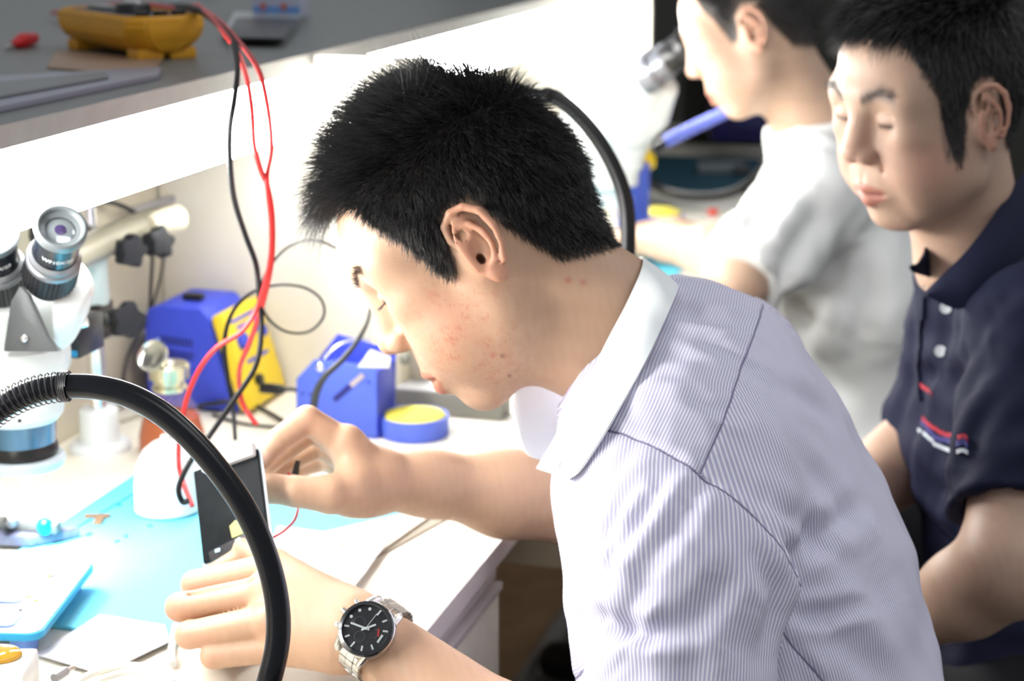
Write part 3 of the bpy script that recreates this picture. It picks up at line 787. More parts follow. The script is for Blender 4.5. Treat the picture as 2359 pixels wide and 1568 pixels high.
MB().lathe(GY(885, 800, 1.95), [(0, 0), (.014, 0), (.014, .003), (.008, .004), (.008, .020), (.014, .021), (.014, .024), (0, .024)], (0.3, 0, 1), 28).build('spool', mat('lemon', (0.85, 0.75, 0.12), 0.4), yt)
MB().lathe(GY(885, 800, 1.95), [(.0082, .005), (.0115, .006), (.0115, .018), (.0082, .019)], (0.3, 0, 1), 28).build('solder_wire', steel, yt)

gb = thing('grey_adapter', 'flat grey block lying on the bench behind the chin', 'adapter', (-.62, 1.945, TOP_Z))
MB().box((-.620, 1.948, TOP_Z + .0145), (.132, .040, .028), bevel=.002).build('body', mat('olive_grey', (0.17, 0.165, 0.14), 0.5), gb)
MB().box((-.620, 1.948, TOP_Z + .0295), (.128, .036, .002), bevel=.0005).build('lid', mat('light_grey_lid', (0.5, 0.5, 0.5), 0.4), gb)
cb = thing('socket_box', 'cream trunking box standing on the bench beside the sponge dish', 'box', (-.70, 1.965, TOP_Z))
MB().box((-.699, 1.962, TOP_Z + .045), (.034, .034, .09), bevel=.002).build('box', mat('cream_plastic', (0.74, 0.68, 0.50), 0.5), cb)
MB().box((-.699, 1.9445, TOP_Z + .045), (.026, .0012, .078), bevel=.0004).build('cover', mat('cream_plastic2', (0.78, 0.73, 0.58), 0.5), cb)
MB().ball((-.676, 1.945, TOP_Z + .062), (.007, .007, .008), None, 14).build('side_knob', mat('knob_grey', (0.25, 0.25, 0.2), 0.5), cb)

# ------------------------------------------------------------------ alcohol bottle
ab = thing('alcohol_bottle', 'amber glass dispenser bottle with an open round metal lid', 'bottle', G(400, 1035))
def bottle():
    c = G(398, 1040); x, y = c[0], c[1]; z = TOP_Z + .0008
    def Z(py): return GX(398, py, x)[2]
    prof = [(.0, z), (.034, z), (.038, z + .004), (.037, z + .02), (.031, z + .042), (.022, z + .060), (.0165, z + .066), (.0165, z + .070), (.015, z + .072)]
    g = MB().lathe((x, y, 0), prof, seg=48)
    g.build('glass', mat('clear_amber_glass', (0.85, 0.6, 0.4), 0.05, alpha=0.10, spec=0.6), ab)
    li = [(.0, z + .002), (.032, z + .002), (.0355, z + .005), (.0348, z + .02), (.0298, z + .040), (.0, z + .040)]
    MB().lathe((x, y, 0), li, seg=48).build('liquid', mat('orange_liquid', (0.40, 0.065, 0.002), 0.25), ab)
    MB().lathe((x, y, 0), [(.0165, z + .068), (.019, z + .069), (.019, z + .074), (.0165, z + .076), (.0165, z + .080), (.0215, z + .082), (.022, z + .096), (.020, z + .099), (.0, z + .100)], seg=44).build('neck_collar', mat('brass_steel', (0.62, 0.58, 0.42), 0.25, 0.9), ab)
    MB().cyl((x, y, z + .099), (x, y, z + .103), .007, .004, 20).build('spout', steel, ab)
    n = -CF * .85 - CR * .35 + CU * .30
    q = GY(353, 820, y - .012)
    MB().lathe(q, [(0, -.003), (.0165, -.003), (.0178, -.001), (.0178, .003), (.0165, .0035), (.015, .0015), (0.011, -.0004), (.0, -.001)], n, 40).build('flip_lid', mat('lid_steel', (0.75, 0.74, 0.70), 0.15, 0.9), ab)
    MB().tube([q - CU * .016 + CR * .004, (x - .018, y, z + .09)], .003, 8, smooth=False).build('hinge', steel, ab)
bottle()
# white squeeze bottle, washed out by the lamp
wbt = thing('white_bottle', 'round-shouldered white plastic bottle standing on the cyan mat', 'bottle', G(385, 1185, .754))
def wbottle():
    c = G(388, 1172, .7545); x, y, z = c[0], c[1], .7545
    MB().lathe((x, y, 0), [(0, z), (.030, z), (.0325, z + .002), (.032, z + .028), (.029, z + .047), (.022, z + .061), (.012, z + .069), (0, z + .072)], seg=48).build('bottle_body', mat('milky_white', (0.9, 0.9, 0.9), 0.35), wbt)
    MB().cyl((x, y, z + .070), (x, y, z + .076), .006, .004, 20, .001).build('nozzle', white_plastic, wbt)
wbottle()

# ------------------------------------------------------------------ mat and small things
mt = thing('repair_mat', 'cyan silicone repair mat under the two working hands', 'mat', (-.71, 1.44, TOP_Z))
MB().box((-.7085, 1.446, TOP_Z + .002), (.315, .388, .0035), bevel=.0012).build('mat_sheet', cyanmat, mt)
for k, (a, b, s) in enumerate((((64 + 30, 1262), (335, 1112), .004),)):
    p0 = G(110, 1255, .7538); p1 = G(345, 1115, .7538)
    MB().tube([p0, p1], .0012, 6, smooth=False).build('ridge', mat('deep_cyan', (0.02, 0.3, 0.55), 0.6), mt)
for k, (px, py, r) in enumerate(((272, 1162, .004), (310, 1155, .003), (205, 1230, .004), (290, 1234, .003), (345, 1210, .003), (150, 1227, .0035), (270, 1246, .0025))):
    c = G(px, py, .7542)
    MB().box(c, (r * 1.8, r * 1.1, .0012), rotz(k * .7), .0003).build('moulded_pocket', mat('deep_cyan', (0.02, 0.3, 0.55), 0.6), mt)
tg = G(218, 1196, .7555)
solo('t_bracket', MB().prism([(-.0115, .006), (.0125, .006), (.0125, .0145), (-.0115, .0145), (-.0115, .010)], .002, tg, rotz(.30)).prism([(.0005, -.013), (.0085, -.013), (.0085, .007), (.0005, .007)], .0019, tg, rotz(.30)), mat('brown_metal', (0.20, 0.12, 0.07), 0.5), 'brown T-shaped bracket lying on the cyan mat', 'bracket')
MB_ = None
# blue phone-parts tray, raised on feet
tr = thing('parts_tray', 'blue-rimmed white parts tray with small parts at the lower left', 'tray', (-.86, 1.33, TOP_Z))
def tray():
    z0, z1 = .768, .774
    # near corner and right corner seen in the photo, the rest follows square
    A = G(92, 1462, z1)[:2]; B_ = G(222, 1292, z1)[:2]
    e1 = B_ - A; L = np.linalg.norm(e1); e1 /= L; e2 = np.array((-e1[1], e1[0]))
    if e2[0] > 0: e2 = -e2
    W = .16
    R = np.array(((e1[0], e2[0], 0), (e1[1], e2[1], 0), (0, 0, 1.0)))
    o = np.array((*A, 0))
    def T(x, y, z): return o + R @ np.array((x, y, 0)) + np.array((0, 0, z))
    def rr(x0, y0, x1, y1, r, n=6):
        out = []
        for cx, cy, a0 in ((x1 - r, y1 - r, 0), (x0 + r, y1 - r, 90), (x0 + r, y0 + r, 180), (x1 - r, y0 + r, 270)):
            for k in range(n + 1):
                a = math.radians(a0 + 90 * k / n); out.append((cx + r * math.cos(a), cy + r * math.sin(a)))
        return out
    c = T(L / 2, W / 2, (z0 + z1) / 2)
    MB().prism(rr(-L / 2, -W / 2, L / 2, W / 2, .012), .006, c, R, .001).build('base', mat('tray_cyan', (0.02, 0.33, 0.62), 0.4), tr)
    MB().prism(rr(-L / 2 + .002, -W / 2 + .002, L / 2 - .002, W / 2 - .002, .011), .0012, c + np.array((0, 0, .0034)), R).build('top_face', mat('tray_white', (0.78, 0.80, 0.86), 0.4), tr)
    for k, (x, y, w_, h_) in enumerate(((.030, .04, .04, .03), (.085, .055, .05, .04), (.040, .10, .035, .03), (.10, .12, .05, .03), (.135, .03, .03, .018))):
        ro = MB().prism(rr(-w_ / 2, -h_ / 2, w_ / 2, h_ / 2, .007), .0012, T(x, y, z1 + .0016), R).build('pocket_line', mat('pocket_blue', (0.14, 0.25, 0.62), 0.4), tr)
        MB().prism(rr(-w_ / 2 + .0012, -h_ / 2 + .0012, w_ / 2 - .003, h_ / 2 - .0015, .006), .0012, T(x + .0006, y, z1 + .002), R).build('pocket', mat('tray_white', (0.78, 0.80, 0.86), 0.4), ro)
    for x, y in ((.02, .02), (L - .02, .02), (.02, W - .02), (L - .02, W - .02)):
        MB().cyl(T(x, y, TOP_Z + .004), T(x, y, z0 + .001), .011, .012, 20, .001).build('foot', mat('foot_blue', (0.15, 0.28, 0.7), 0.4), tr)
    for k, (x, y) in enumerate(((.062, .022), (.07, .03), (.118, .028))):
        solo('gold_connector', MB().box(T(x, y, z1 + .0042), (.006, .004, .0018), R, .0003), mat('gold', (0.8, 0.55, 0.12), 0.3, 0.8), ['gold connector on the parts tray, nearest its rim', 'gold connector just beside the one nearest the rim', 'gold connector at the far side of the parts tray'][k], 'connector', 'gold connectors on the tray')
    s = T(.045, .03, z1 + .004); solo('tiny_clip', MB().prism([(-.005, -.002), (.004, -.0016), (.006, .001), (-.002, .002)], .0008, s, R), mat('clip_navy', (0.06, 0.06, 0.15), 0.4), 'tiny dark metal clip on the white parts tray', 'clip')
tray()
# dark board holder with blue knob
bh = thing('board_clamp', 'dark circuit board clamp with a bright blue knob at the left edge of the mat', 'clamp', G(60, 1235))
MB().prism([(-.075, -.018), (.028, -.014), (.062, .020), (-.07, .022)], .010, G(20, 1232, .760), rotz(.10), .0015).build('board', mat('board_slate', (0.10, 0.105, 0.16), 0.45, noise=.5, nscale=60), bh)
MB().box(G(40, 1207, .770), (.085, .012, .010), rotz(.05), .002).build('rail', mat('rail_grey', (0.10, 0.10, 0.095), 0.4), bh)
MB().ball(G(103, 1212, .772), (.0075, .0075, .0085), None, 18).build('knob', mat('knob_cyan', (0.0, 0.45, 0.85), 0.3), bh)
MB().cyl(G(28, 1205, .772), G(28, 1190, .790), .006, .004, 14).build('post', mat('grey_metal', (0.3, 0.29, 0.31), 0.4, 0.4), bh)
# white forceps pointing down
tz = thing('tweezers', 'white coated tweezers standing tip-down beside the board clamp', 'tweezers', G(33, 1190))
tip = G(33, 1196, .762)
MB().tube([P(60, 1088, 1.62), P(55, 1130, 1.65), tip], [.0045, .0042, .0012], 10).build('arm', white_plastic, tz)
MB().tube([P(-8, 1115, 1.60), P(8, 1155, 1.66), tip + np.array((.0015, 0, 0))], [.005, .0048, .0012], 10).build('arm', white_plastic, tz)
# sheets
def gsheet(px, z, th, name, m, label, cat, group=None, nz=0.0, bend=0):
    return tag(quadbox(px, z, z + th, m, name, None, 0.0), label, cat, group)
paper = mat('white_paper', (0.80, 0.80, 0.82), 0.7, noise=.03, nscale=25)
kraft = mat('kraft_cover', (0.30, 0.26, 0.20), 0.6)
gsheet([(82, 1508), (205, 1545), (280, 1532), (392, 1478), (380, 1440), (230, 1415)], .7545, .0007, 'grey_sheet', mat('grey_sheet', (0.44, 0.44, 0.48), 0.6, noise=.12, nscale=40), 'stained grey sheet lying at the lower left between tray and fist', 'sheet')
nb = thing('notebook', 'white notebook with a grey-brown cover under the front of the mat', 'notebook', (-.5, 1.5, TOP_Z))
quadbox([(770, 1400), (860, 1290), (1050, 1186), (1010, 1182), (700, 1240), (560, 1400)], TOP_Z + .0002, TOP_Z + .0016, kraft, 'back_cover', nb, 0)
quadbox([(755, 1395), (862, 1284), (1008, 1180), (990, 1172), (700, 1240), (560, 1400)], TOP_Z + .0018, TOP_Z + .0040, mat('page_edges', (0.62, 0.58, 0.50), 0.7), 'pages', nb, 0)
gsheet([(640, 1212), (760, 1228), (890, 1252), (815, 1356), (760, 1400), (560, 1390)], .7558, .0006, 'paper_sheet', paper, 'white paper with tiny brown specks at the front edge of the mat', 'paper')
solo('brown_speck', MB().ball(G(792, 1253, .7568), (.004, .003, .0008), rotz(.4), 10), mat('speck_brown', (0.5, 0.32, 0.12), 0.7), 'tiny brown crumb on the white paper beside the mat', 'crumb')
tp = thing('tape_ring', 'transparent tape ring lying at the far right corner of the cyan mat', 'tape', G(910, 1165))
MB().lathe(G(905, 1160, .7542), [(.013, 0), (.017, 0), (.017, .006), (.013, .006), (.013, 0)], seg=32).build('ring', mat('clear_white', (0.75, 0.82, 0.85), 0.3), tp)
MB().lathe(G(905, 1160, .7542), [(.0105, .0002), (.0128, .0002), (.0128, .0058), (.0105, .0058), (.0105, .0002)], seg=32).build('core', white_plastic, tp)
# flux tin, lower left
fx = thing('flux_jar', 'white square jar with glossy amber flux at the lower left corner', 'jar', G(25, 1545))
fc = G(-2, 1600, TOP_Z)
MB().box(fc + np.array((0, 0, .014)), (.052, .052, .027), rotz(.3), .004).build('jar', mat('jar_white', (0.8, 0.8, 0.78), 0.35), fx)
MB().ball(fc + np.array((-.004, .008, .029)), (.019, .016, .006), rotz(.3), 20).build('flux', mat('amber_flux', (0.45, 0.24, 0.02), 0.12, coat=.5), fx)
lead('white_cable', [G(150, 1590, .755), G(210, 1552, .756), G(290, 1532, .757), G(360, 1545, .757), G(440, 1575, .755)], .0028, mat('white_pvc', (0.8, 0.79, 0.74), 0.4), 'white cable curling over the bench at the bottom left', 'cable', 'white cables at the bottom left')
lead('white_cable', [G(180, 1600, .755), G(240, 1562, .756), G(310, 1546, .757), G(400, 1572, .757)], .0026, mat('white_pvc', (0.8, 0.79, 0.74), 0.4), 'inner white cable of the pair at the bottom left', 'cable', 'white cables at the bottom left')
stk = thing('screwdriver', 'thin silver screwdriver lying beside the white cables', 'screwdriver', G(165, 1535))
MB().tube([G(152, 1545, .758), G(170, 1536, .758)], .002, 8, smooth=False).build('shank', steel, stk)
MB().tube([G(125, 1562, .758), G(152, 1545, .758)], .0038, 10, smooth=False).build('handle', mat('grey_metal', (0.3, 0.29, 0.31), 0.4, 0.4), stk)
lead('white_strap', [G(405, 1440, .757), G(400, 1470, .757), G(396, 1500, .757), G(398, 1530, .755)], .0032, white_plastic, 'white strap hanging from the near fist onto the bench', 'cable')

# ------------------------------------------------------------------ foreground gooseneck
gn = thing('gooseneck_hose', 'glossy black gooseneck hose arching across the foreground', 'hose', P(640, 1600, 1.2))
gt = 1.2
gpts = [(-60, 985), (0, 940), (50, 912), (100, 896), (160, 889), (230, 893), (300, 912), (370, 950), (440, 1010), (505, 1085), (560, 1165), (602, 1250), (630, 1340), (641, 1420), (638, 1490), (622, 1560)]
gp = catmull([P(-330, 1210, 1.2), P(-200, 1095, 1.2), P(-120, 1030, 1.2)] + [P(x, y, gt) for x, y in gpts] + [P(603, 1620, 1.205), np.array((-.462, .995, .792)), np.array((-.470, .985, .765))], 8)
MB().lathe((-.470, .985, 0), [(0, .7505), (.024, .7505), (.024, .758), (.012, .762), (.0115, .782), (0, .782)], seg=28).build('bench_clamp', black_plastic, gn)
MB().lathe(P(-330, 1210, 1.2), [(0, -.012), (.016, -.012), (.030, .012), (.033, .03), (.028, .03), (0, .01)], P(-330, 1210, 1.2) - P(-200, 1095, 1.2), 28).build('nozzle', black_plastic, gn)
gloss = mat('gloss_black_pvc', (0.004, 0.0045, 0.007), 0.24, spec=.35)
MB().tube(gp, .0082, 28, smooth=False).build('hose', gloss, gn)
# wire spring wound round its upper end
def spring():
    path = np.array(gp[8:int(7.15 * 8)]); d = np.r_[0, np.cumsum(np.linalg.norm(np.diff(path, axis=0), axis=1))]
    L = d[-1]; s = 0; out = []
    ang = 0.0; step = .0004; pitch_c = .0041
    while s < L:
        pitch = .0011 if s > L - .0062 else pitch_c
        k = min(np.searchsorted(d, s), len(path) - 1); k = max(k, 1)
        u = (s - d[k - 1]) / (d[k] - d[k - 1] + 1e-12); p = path[k - 1] * (1 - u) + path[k] * u
        T = path[k] - path[k - 1]; T /= np.linalg.norm(T)
        N = CF - T * (CF @ T); N /= np.linalg.norm(N); Bn = np.cross(T, N)
        out.append(p + (N * math.cos(ang) + Bn * math.sin(ang)) * .0101 + T * .0008 * math.cos(ang))
        da = 2 * math.pi / 22; ang += da; s += pitch / 22
    MB().tube(out, .00052, 5, smooth=False).build('spring', mat('spring_wire', (0.05, 0.05, 0.055), 0.35, 0.6), gn)
spring()

# ------------------------------------------------------------------ far bay
fm = thing('stereo_microscope', 'white binocular microscope in the far bay with a face at its eyepiece', 'microscope', P(1400, 480, 2.95))
def farscope():
    t = 2.95
    ops = []
    a = P(1468, 205, 2.83); b = P(1440, 262, 2.89); c = P(1400, 300, 2.95)
    ops.append(('u', fC(a, b, .040, .050), 0)); ops.append(('u', fC(b, c, .052, .058), .03))
    ops.append(('u', fC(P(1360, 250, 2.98), P(1350, 320, 2.98), .045, .05), .03))
    ops.append(('u', fC(P(1530, 205, 2.84), P(1500, 255, 2.88), .022, .032), .02))
    V, Fq = sdf_mesh(ops, P(1430, 250, 2.9) - .22, P(1430, 250, 2.9) + .22, .004)
    np_mesh('prism_housing', V, Fq, paint, fm)
    p = P(1402, 380, 2.95); x, y = p[0], p[1]
    def Z(py): return P(1402, py, 2.95)[2]
    MB().lathe((x, y, 0), [(0, Z(300)), (.062, Z(300)), (.065, Z(318)), (.062, Z(345)), (.058, Z(360)), (.056, Z(385)), (.050, Z(392)), (.048, Z(425)), (.036, Z(432)), (0, Z(432))], seg=48).build('zoom_body', paint, fm)
    MB().lathe((x, y, 0), [(0, Z(428)), (.034, Z(428)), (.034, Z(455)), (.040, Z(458)), (.040, Z(472)), (0, Z(472))], seg=40).build('ring_lamp', mat('pale_ring', (0.55, 0.63, 0.68), 0.3), fm)
    d = P(1594, 104, 2.76) - P(1478, 184, 2.80); d /= np.linalg.norm(d)
    b0 = P(1476, 184, 2.79)
    o = MB().lathe(b0, [(0, 0), (.027, 0), (.029, .004), (.029, .026), (.0245, .028), (.0245, .050), (.022, .052)], d, 40).build('eyepiece', mat('silver_tube', (0.22, 0.23, 0.26), 0.35, 0.6), fm)
    MB().lathe(b0 + d * .052, [(.0225, 0), (.0235, .002), (.0225, .024), (.027, .027), (.029, .036), (.024, .037), (.016, .030), (0, .030)], d, 40).build('eye_cup', black_plastic, o)
    b1 = P(1486, 168, 2.87)
    o = MB().lathe(b1, [(0, 0), (.027, 0), (.029, .004), (.029, .026), (.0245, .028), (.0245, .050), (.022, .052)], d, 40).build('eyepiece', mat('silver_tube', (0.22, 0.23, 0.26), 0.35, 0.6), fm)
    MB().lathe(b1 + d * .052, [(.0225, 0), (.0235, .002), (.0225, .024), (.027, .027), (.029, .036), (.024, .037), (.016, .030), (0, .030)], d, 40).build('eye_cup', black_plastic, o)
    MB().tube([P(1332, 186, 3.0), P(1365, 189, 3.0), P(1396, 192, 2.98)], [.003, .007, .006], 10).build('lever', mat('lever_slate', (0.16, 0.19, 0.22), 0.4), fm)
farscope()
fs = thing('boom_stand', 'white microscope stand post in the far bay beside the divider', 'stand', G(1345, 500))
q = G(1340, 520); MB().cyl((q[0] - .03, q[1], TOP_Z), (q[0] - .03, q[1], 1.05), .012, None, 24).build('post', chrome, fs)
MB().lathe((q[0] - .03, q[1], 0), [(0, TOP_Z), (.06, TOP_Z), (.06, TOP_Z + .012), (.02, TOP_Z + .02), (.018, TOP_Z + .06), (0, TOP_Z + .06)], seg=36).build('base_collar', white_plastic, fs)
MB().tube([(q[0] - .03, q[1], 1.0), P(1380, 260, 3.0)], .014, 16, smooth=False).build('boom_arm', white_plastic, fs)
# gooseneck of the far bay curving behind the near head
g2 = thing('gooseneck_hose', 'black gooseneck hose curving down right behind the dark-haired head', 'hose', P(1445, 560, 1.9))
MB().tube([np.array((-.655, 1.975, 1.10)), np.array((-.60, 1.94, 1.135))] + [P(x, y, 1.95) for x, y in ((1240, 222), (1262, 218), (1300, 238), (1345, 280), (1390, 340), (1425, 410), (1442, 470), (1447, 530), (1444, 600), (1430, 680))] + [np.array((-.415, 1.86, .86)), np.array((-.47, 1.87, .79)), np.array((-.485, 1.875, .76))], .0085, 20).build('hose', mat('hose_black2', (0.008, 0.008, 0.009), 0.3, spec=.35), g2)
lead('black_hose', [P(1480, 380, 3.25), P(1490, 410, 3.25), P(1530, 438, 3.25), P(1600, 452, 3.2), P(1680, 445, 3.15), P(1740, 410, 3.1), P(1775, 350, 3.05), P(1785, 290, 3.0)], .0085, black_rubber, 'black hose looping in front of the teal mat of the last bay', 'hose')
MB().lathe((-.485, 1.875, 0), [(0, .7505), (.024, .7505), (.024, .758), (.012, .762), (.0115, .785), (0, .785)], seg=28).build('bench_clamp', black_plastic, g2)
fi = thing('soldering_iron', 'light blue soldering iron with a yellow collar pointing up from its holder', 'soldering iron', P(1500, 370, 3.02))
MB().tube([P(1535, 325, 3.02), P(1600, 292, 3.00), P(1672, 258, 2.97)], [.0105, .0105, .010], 20).build('handle', mat('periwinkle', (0.20, 0.25, 0.85), 0.4), fi)
MB().tube([P(1508, 343, 3.03), P(1536, 325, 3.02)], .008, 16, smooth=False).build('sleeve', dark_grey, fi)
MB().lathe(P(1488, 368, 3.04), [(0, -.012), (.014, -.012), (.018, -.004), (.018, .008), (.010, .014), (0, .014)], (P(1600, 292, 3.00) - P(1508, 343, 3.03)), 8).build('collar', mat('yellow_collar', (0.95, 0.65, 0.02), 0.4), fi)
fh = thing('iron_stand', 'blue iron holder with a yellow sponge dish in the far bay', 'iron stand', G(1470, 510))
p = P(1460, 440, 3.05)
MB().box((p[0], p[1], .83), (.052, .05, .14), rotz(.2), .004).build('holder', blue_front, fh)
c = G(1522, 497, .765)
MB().lathe((c[0], c[1], 0), [(0, TOP_Z), (.040, TOP_Z), (.041, TOP_Z + .02), (.039, TOP_Z + .02), (.0385, TOP_Z + .006), (0, TOP_Z + .006)], seg=40).build('sponge_dish', blue, fh)
MB().lathe((c[0], c[1], 0), [(0, TOP_Z + .006), (.038, TOP_Z + .006), (.037, TOP_Z + .022), (.025, TOP_Z + .028), (0, TOP_Z + .030)], seg=36).build('sponge', mat('yellow_sponge', (0.85, 0.75, 0.10), 0.9, bump=0.8, bscale=400), fh)
solo('red_plug', MB().lathe(G(1632, 492, .752), [(0, 0), (.009, 0), (.009, .014), (.006, .018), (0, .018)], (1, .1, .1), 20), mat('red_cap', (0.7, 0.06, 0.03), 0.4), 'small red plug lying on the bench of the far bay', 'plug')
m2 = solo('repair_mat', MB().box((-.66, 2.78, TOP_Z + .002), (.30, .34, .0035), bevel=.001), cyanmat, 'cyan mat in the far bay, just showing above the white collar', 'mat')
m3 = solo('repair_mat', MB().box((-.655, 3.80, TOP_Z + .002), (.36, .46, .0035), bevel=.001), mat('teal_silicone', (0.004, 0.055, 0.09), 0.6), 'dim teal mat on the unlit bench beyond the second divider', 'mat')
lead('white_strip', [G(1490, 462, .755), G(1560, 472, .755), G(1650, 478, .755), G(1760, 486, .755)], .006, mat('dull_white', (0.42, 0.43, 0.41), 0.5), 'dull white cable lying along the bench below the black hose', 'cable')
wp = thing('clear_case', 'clear plastic case of small parts on the dim teal mat', 'case', G(1660, 370))
MB().box(G(1660, 385, .765), (.10, .07, .022), rotz(.2), .005).build('case', mat('smoky_plastic', (0.16, 0.19, 0.2), 0.2), wp)
MB().box(G(1710, 390, .765), (.035, .05, .02), rotz(.2), .003).build('insert', mat('insert_dark', (0.05, 0.055, 0.06), 0.4), wp)
# dim equipment beyond
nb2 = thing('soldering_station', 'dark navy soldering station in the unlit bay under the chin', 'soldering station', G(1710, 300, TOP_Z))
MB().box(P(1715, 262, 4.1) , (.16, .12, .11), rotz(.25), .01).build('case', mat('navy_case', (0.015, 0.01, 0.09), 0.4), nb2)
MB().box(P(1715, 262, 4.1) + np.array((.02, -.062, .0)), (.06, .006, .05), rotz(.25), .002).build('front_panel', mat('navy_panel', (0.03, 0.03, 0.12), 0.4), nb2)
eq = thing('equipment_case', 'black equipment case standing at the far end of the bench', 'equipment', (-.67, 4.38, TOP_Z))
MB().box((-.67, 4.38, .98), (.22, .26, .46), bevel=.02).build('case', mat('eq_black', (0.012, 0.012, 0.012), 0.3), eq)
MB().lathe((-.62, 4.25, 1.02), [(.0, 0), (.05, 0), (.055, .01), (.03, .012), (.03, .02), (0, .02)], (0.4, -1, .1), 32).build('dial', mat('eq_grey', (0.05, 0.052, 0.055), 0.3), eq)
MB().tube([(-.70, 4.24, 1.18), (-.69, 4.20, 1.10), (-.71, 4.21, .95), (-.68, 4.20, .765)], .012, 12).build('hose', mat('eq_hose', (0.04, 0.038, 0.03), 0.5), eq)
pen = thing('pen_clip', 'silver pen clipped on the divider beneath the far light bar', 'pen', P(1255, 100, 3.1))
MB().tube([P(1237, 82, 3.12), P(1252, 100, 3.12), P(1268, 120, 3.12)], [.003, .0048, .0045], 10).build('barrel', mat('pen_silver', (0.4, 0.42, 0.5), 0.25, 0.8), pen)
MB().tube([P(1268, 120, 3.12), P(1278, 130, 3.12)], [.0045, .002], 10, smooth=False).build('cap_end', white_plastic, pen)
# ------------------------------------------------------------------ people
def cam_frame(f, l, u, t):
    R = np.stack([CR * v[0] + CU * v[1] + CF * v[2] for v in (f, l, u)], 1)
    Uq, _, Vt = np.linalg.svd(R); R = Uq @ Vt
    return R, CAM + CR * t[0] + CU * t[1] + CF * t[2]

def head_ops(R, o, mouth=.0022, lid=0.0, nose=1.0):
    W = lambda x, y, z: o + R @ np.array((x, y, z), float)
    ops = []
    def E(c, r, k, kd='u', rot=None): ops.append((kd, fE(W(*c), r, R if rot is None else R @ rot), k))
    def Cp(a, b, ra, rb, k, kd='u'): ops.append((kd, fC(W(*a), W(*b), ra, rb), k))
    E((-.010, 0, .052), (.094, .076, .086), 0)
    E((-.042, 0, .025), (.060, .066, .062), .02)
    E((.030, 0, .058), (.0605, .062, .060), .02)
    E((.032, 0, -.020), (.056, .054, .066), .02)
    for s in (1, -1):
        E((.0, s * .052, .0), (.030, .019, .036), .02)
        Cp((.082, s * .010, .040), (.068, s * .046, .040), .0135, .012, .015)
        Cp((.004, s * .058, -.005), (.008, s * .053, -.050), .014, .015, .02)
        Cp((.008, s * .053, -.050), (.048, s * .018, -.090), .015, .0135, .022)
        E((.050, s * .036, -.026), (.032, .026, .032), .02)
        E((.058, s * .046, .002), (.024, .015, .015), .02)
    E((.028, 0, -.072), (.040, .042, .026), .02)
    for s in (1, -1):
        E((.058, s * .045, .030), (.023, .014, .018), .02)
        E((.036, s * .042, -.048), (.036, .025, .032), .025)
    E((.062, 0, -.052), (.0275, .029, .027), .016)
    E((.057, 0, -.0875), (.0165, .020, .0155), .015)
    for s in (1, -1):
        E((.099, s * .030, .0175), (.0130, .0145, .0100), .012, 's')
        E((.0735, s * .0315, .0165), (.0135, .0145, .0128), .004)
        Cp((.0885, s * .022, .0235), (.084, s * .043, .0225), .0013, .0013, .003, 's')
        Cp((.0895, s * .0215, .0125), (.083, s * .043, .0115), .0011, .0011, .0025, 's')
    # nose
    Cp((.086, 0, .024), (.0975, 0, -.012), .0095, .0105 * nose, .012)
    E((.099, 0, -.0155), (.0105, .0105, .0095), .006)
    for s in (1, -1):
        E((.0915, s * .0125, -.0195), (.0115, .0068, .0085), .005)
        E((.0975, s * .0062, -.0285), (.0055, .0036, .0045), .003, 's')
        Cp((.086, s * .0195, -.020), (.078, s * .026, -.040), .0012, .0012, .008, 's')
    # lips
    for s in (1, -1):
        Cp((.0868, s * .003, -.0525), (.0775, s * .0225, -.0585), .0052, .0028, .006)
        Cp((.0825, 0, -.0668), (.0765, s * .0205, -.0605), .0062, .003, .006)
        Cp((.0935, 0, -.0600), (.0795, s * .0225, -.0592), mouth, .0012, .003, 's')
    Cp((.091, 0, -.039), (.0915, 0, -.047), .0018, .0018, .004, 's')
    # ears
    for s in (1, -1):
        def ey(x, d=0): return s * (.0745 + (.013 - x) * .36 + d)
        yaw = math.atan(.36) * s
        rot = rotz(yaw) if True else None
        def EE(x, z, d, r, k, kd='u'): E((x, ey(x, d), z), r, k, kd, rot)
        EE(-.003, .008, 0, (.0165, .0032, .030), .004)
        EE(.000, .000, -.006, (.012, .008, .018), .006)
        hx = [(.003, .001), (.009, .011), (.0135, .022), (.0115, .033), (.002, .0395), (-.009, .038), (-.0175, .029), (-.0205, .014), (-.0185, -.001), (-.0135, -.013)]
        hr = [.0022, .0028, .0031, .0034, .0035, .0034, .0034, .0033, .0031, .0029]
        chain(ops, [W(x, ey(x, .003), z) for x, z in hx], hr, .002, .001)
        EE(-.0055, -.0185, .0012, (.0078, .0038, .0088), .005)
        ah = [(.001, .027), (-.006, .024), (-.0115, .014), (-.0125, .002), (-.0085, -.0085), (-.001, -.0115)]
        chain(ops, [W(x, ey(x, .0032), z) for x, z in ah], [.0022, .0026, .003, .003, .003, .0026], .003, .001)
        EE(-.0025, .004, .0055, (.0072, .0052, .0090), .003, 's')
        EE(.002, -.003, .001, (.0038, .008, .0048), .002, 's')
        EE(.004, .0195, .0035, (.0055, .0030, .0070), .003, 's')
        chain_s = [(-.004, .0345), (-.0135, .025), (-.0165, .010), (-.0155, -.002)]
        for i in range(3):
            a, b = chain_s[i], chain_s[i + 1]
            ops.append(('s', fC(W(a[0], ey(a[0], .0035), a[1]), W(b[0], ey(b[0], .0035), b[1]), .0016, .0016), .002))
        EE(.0082, -.001, .0018, (.0038, .0038, .0062), .003)
    return ops

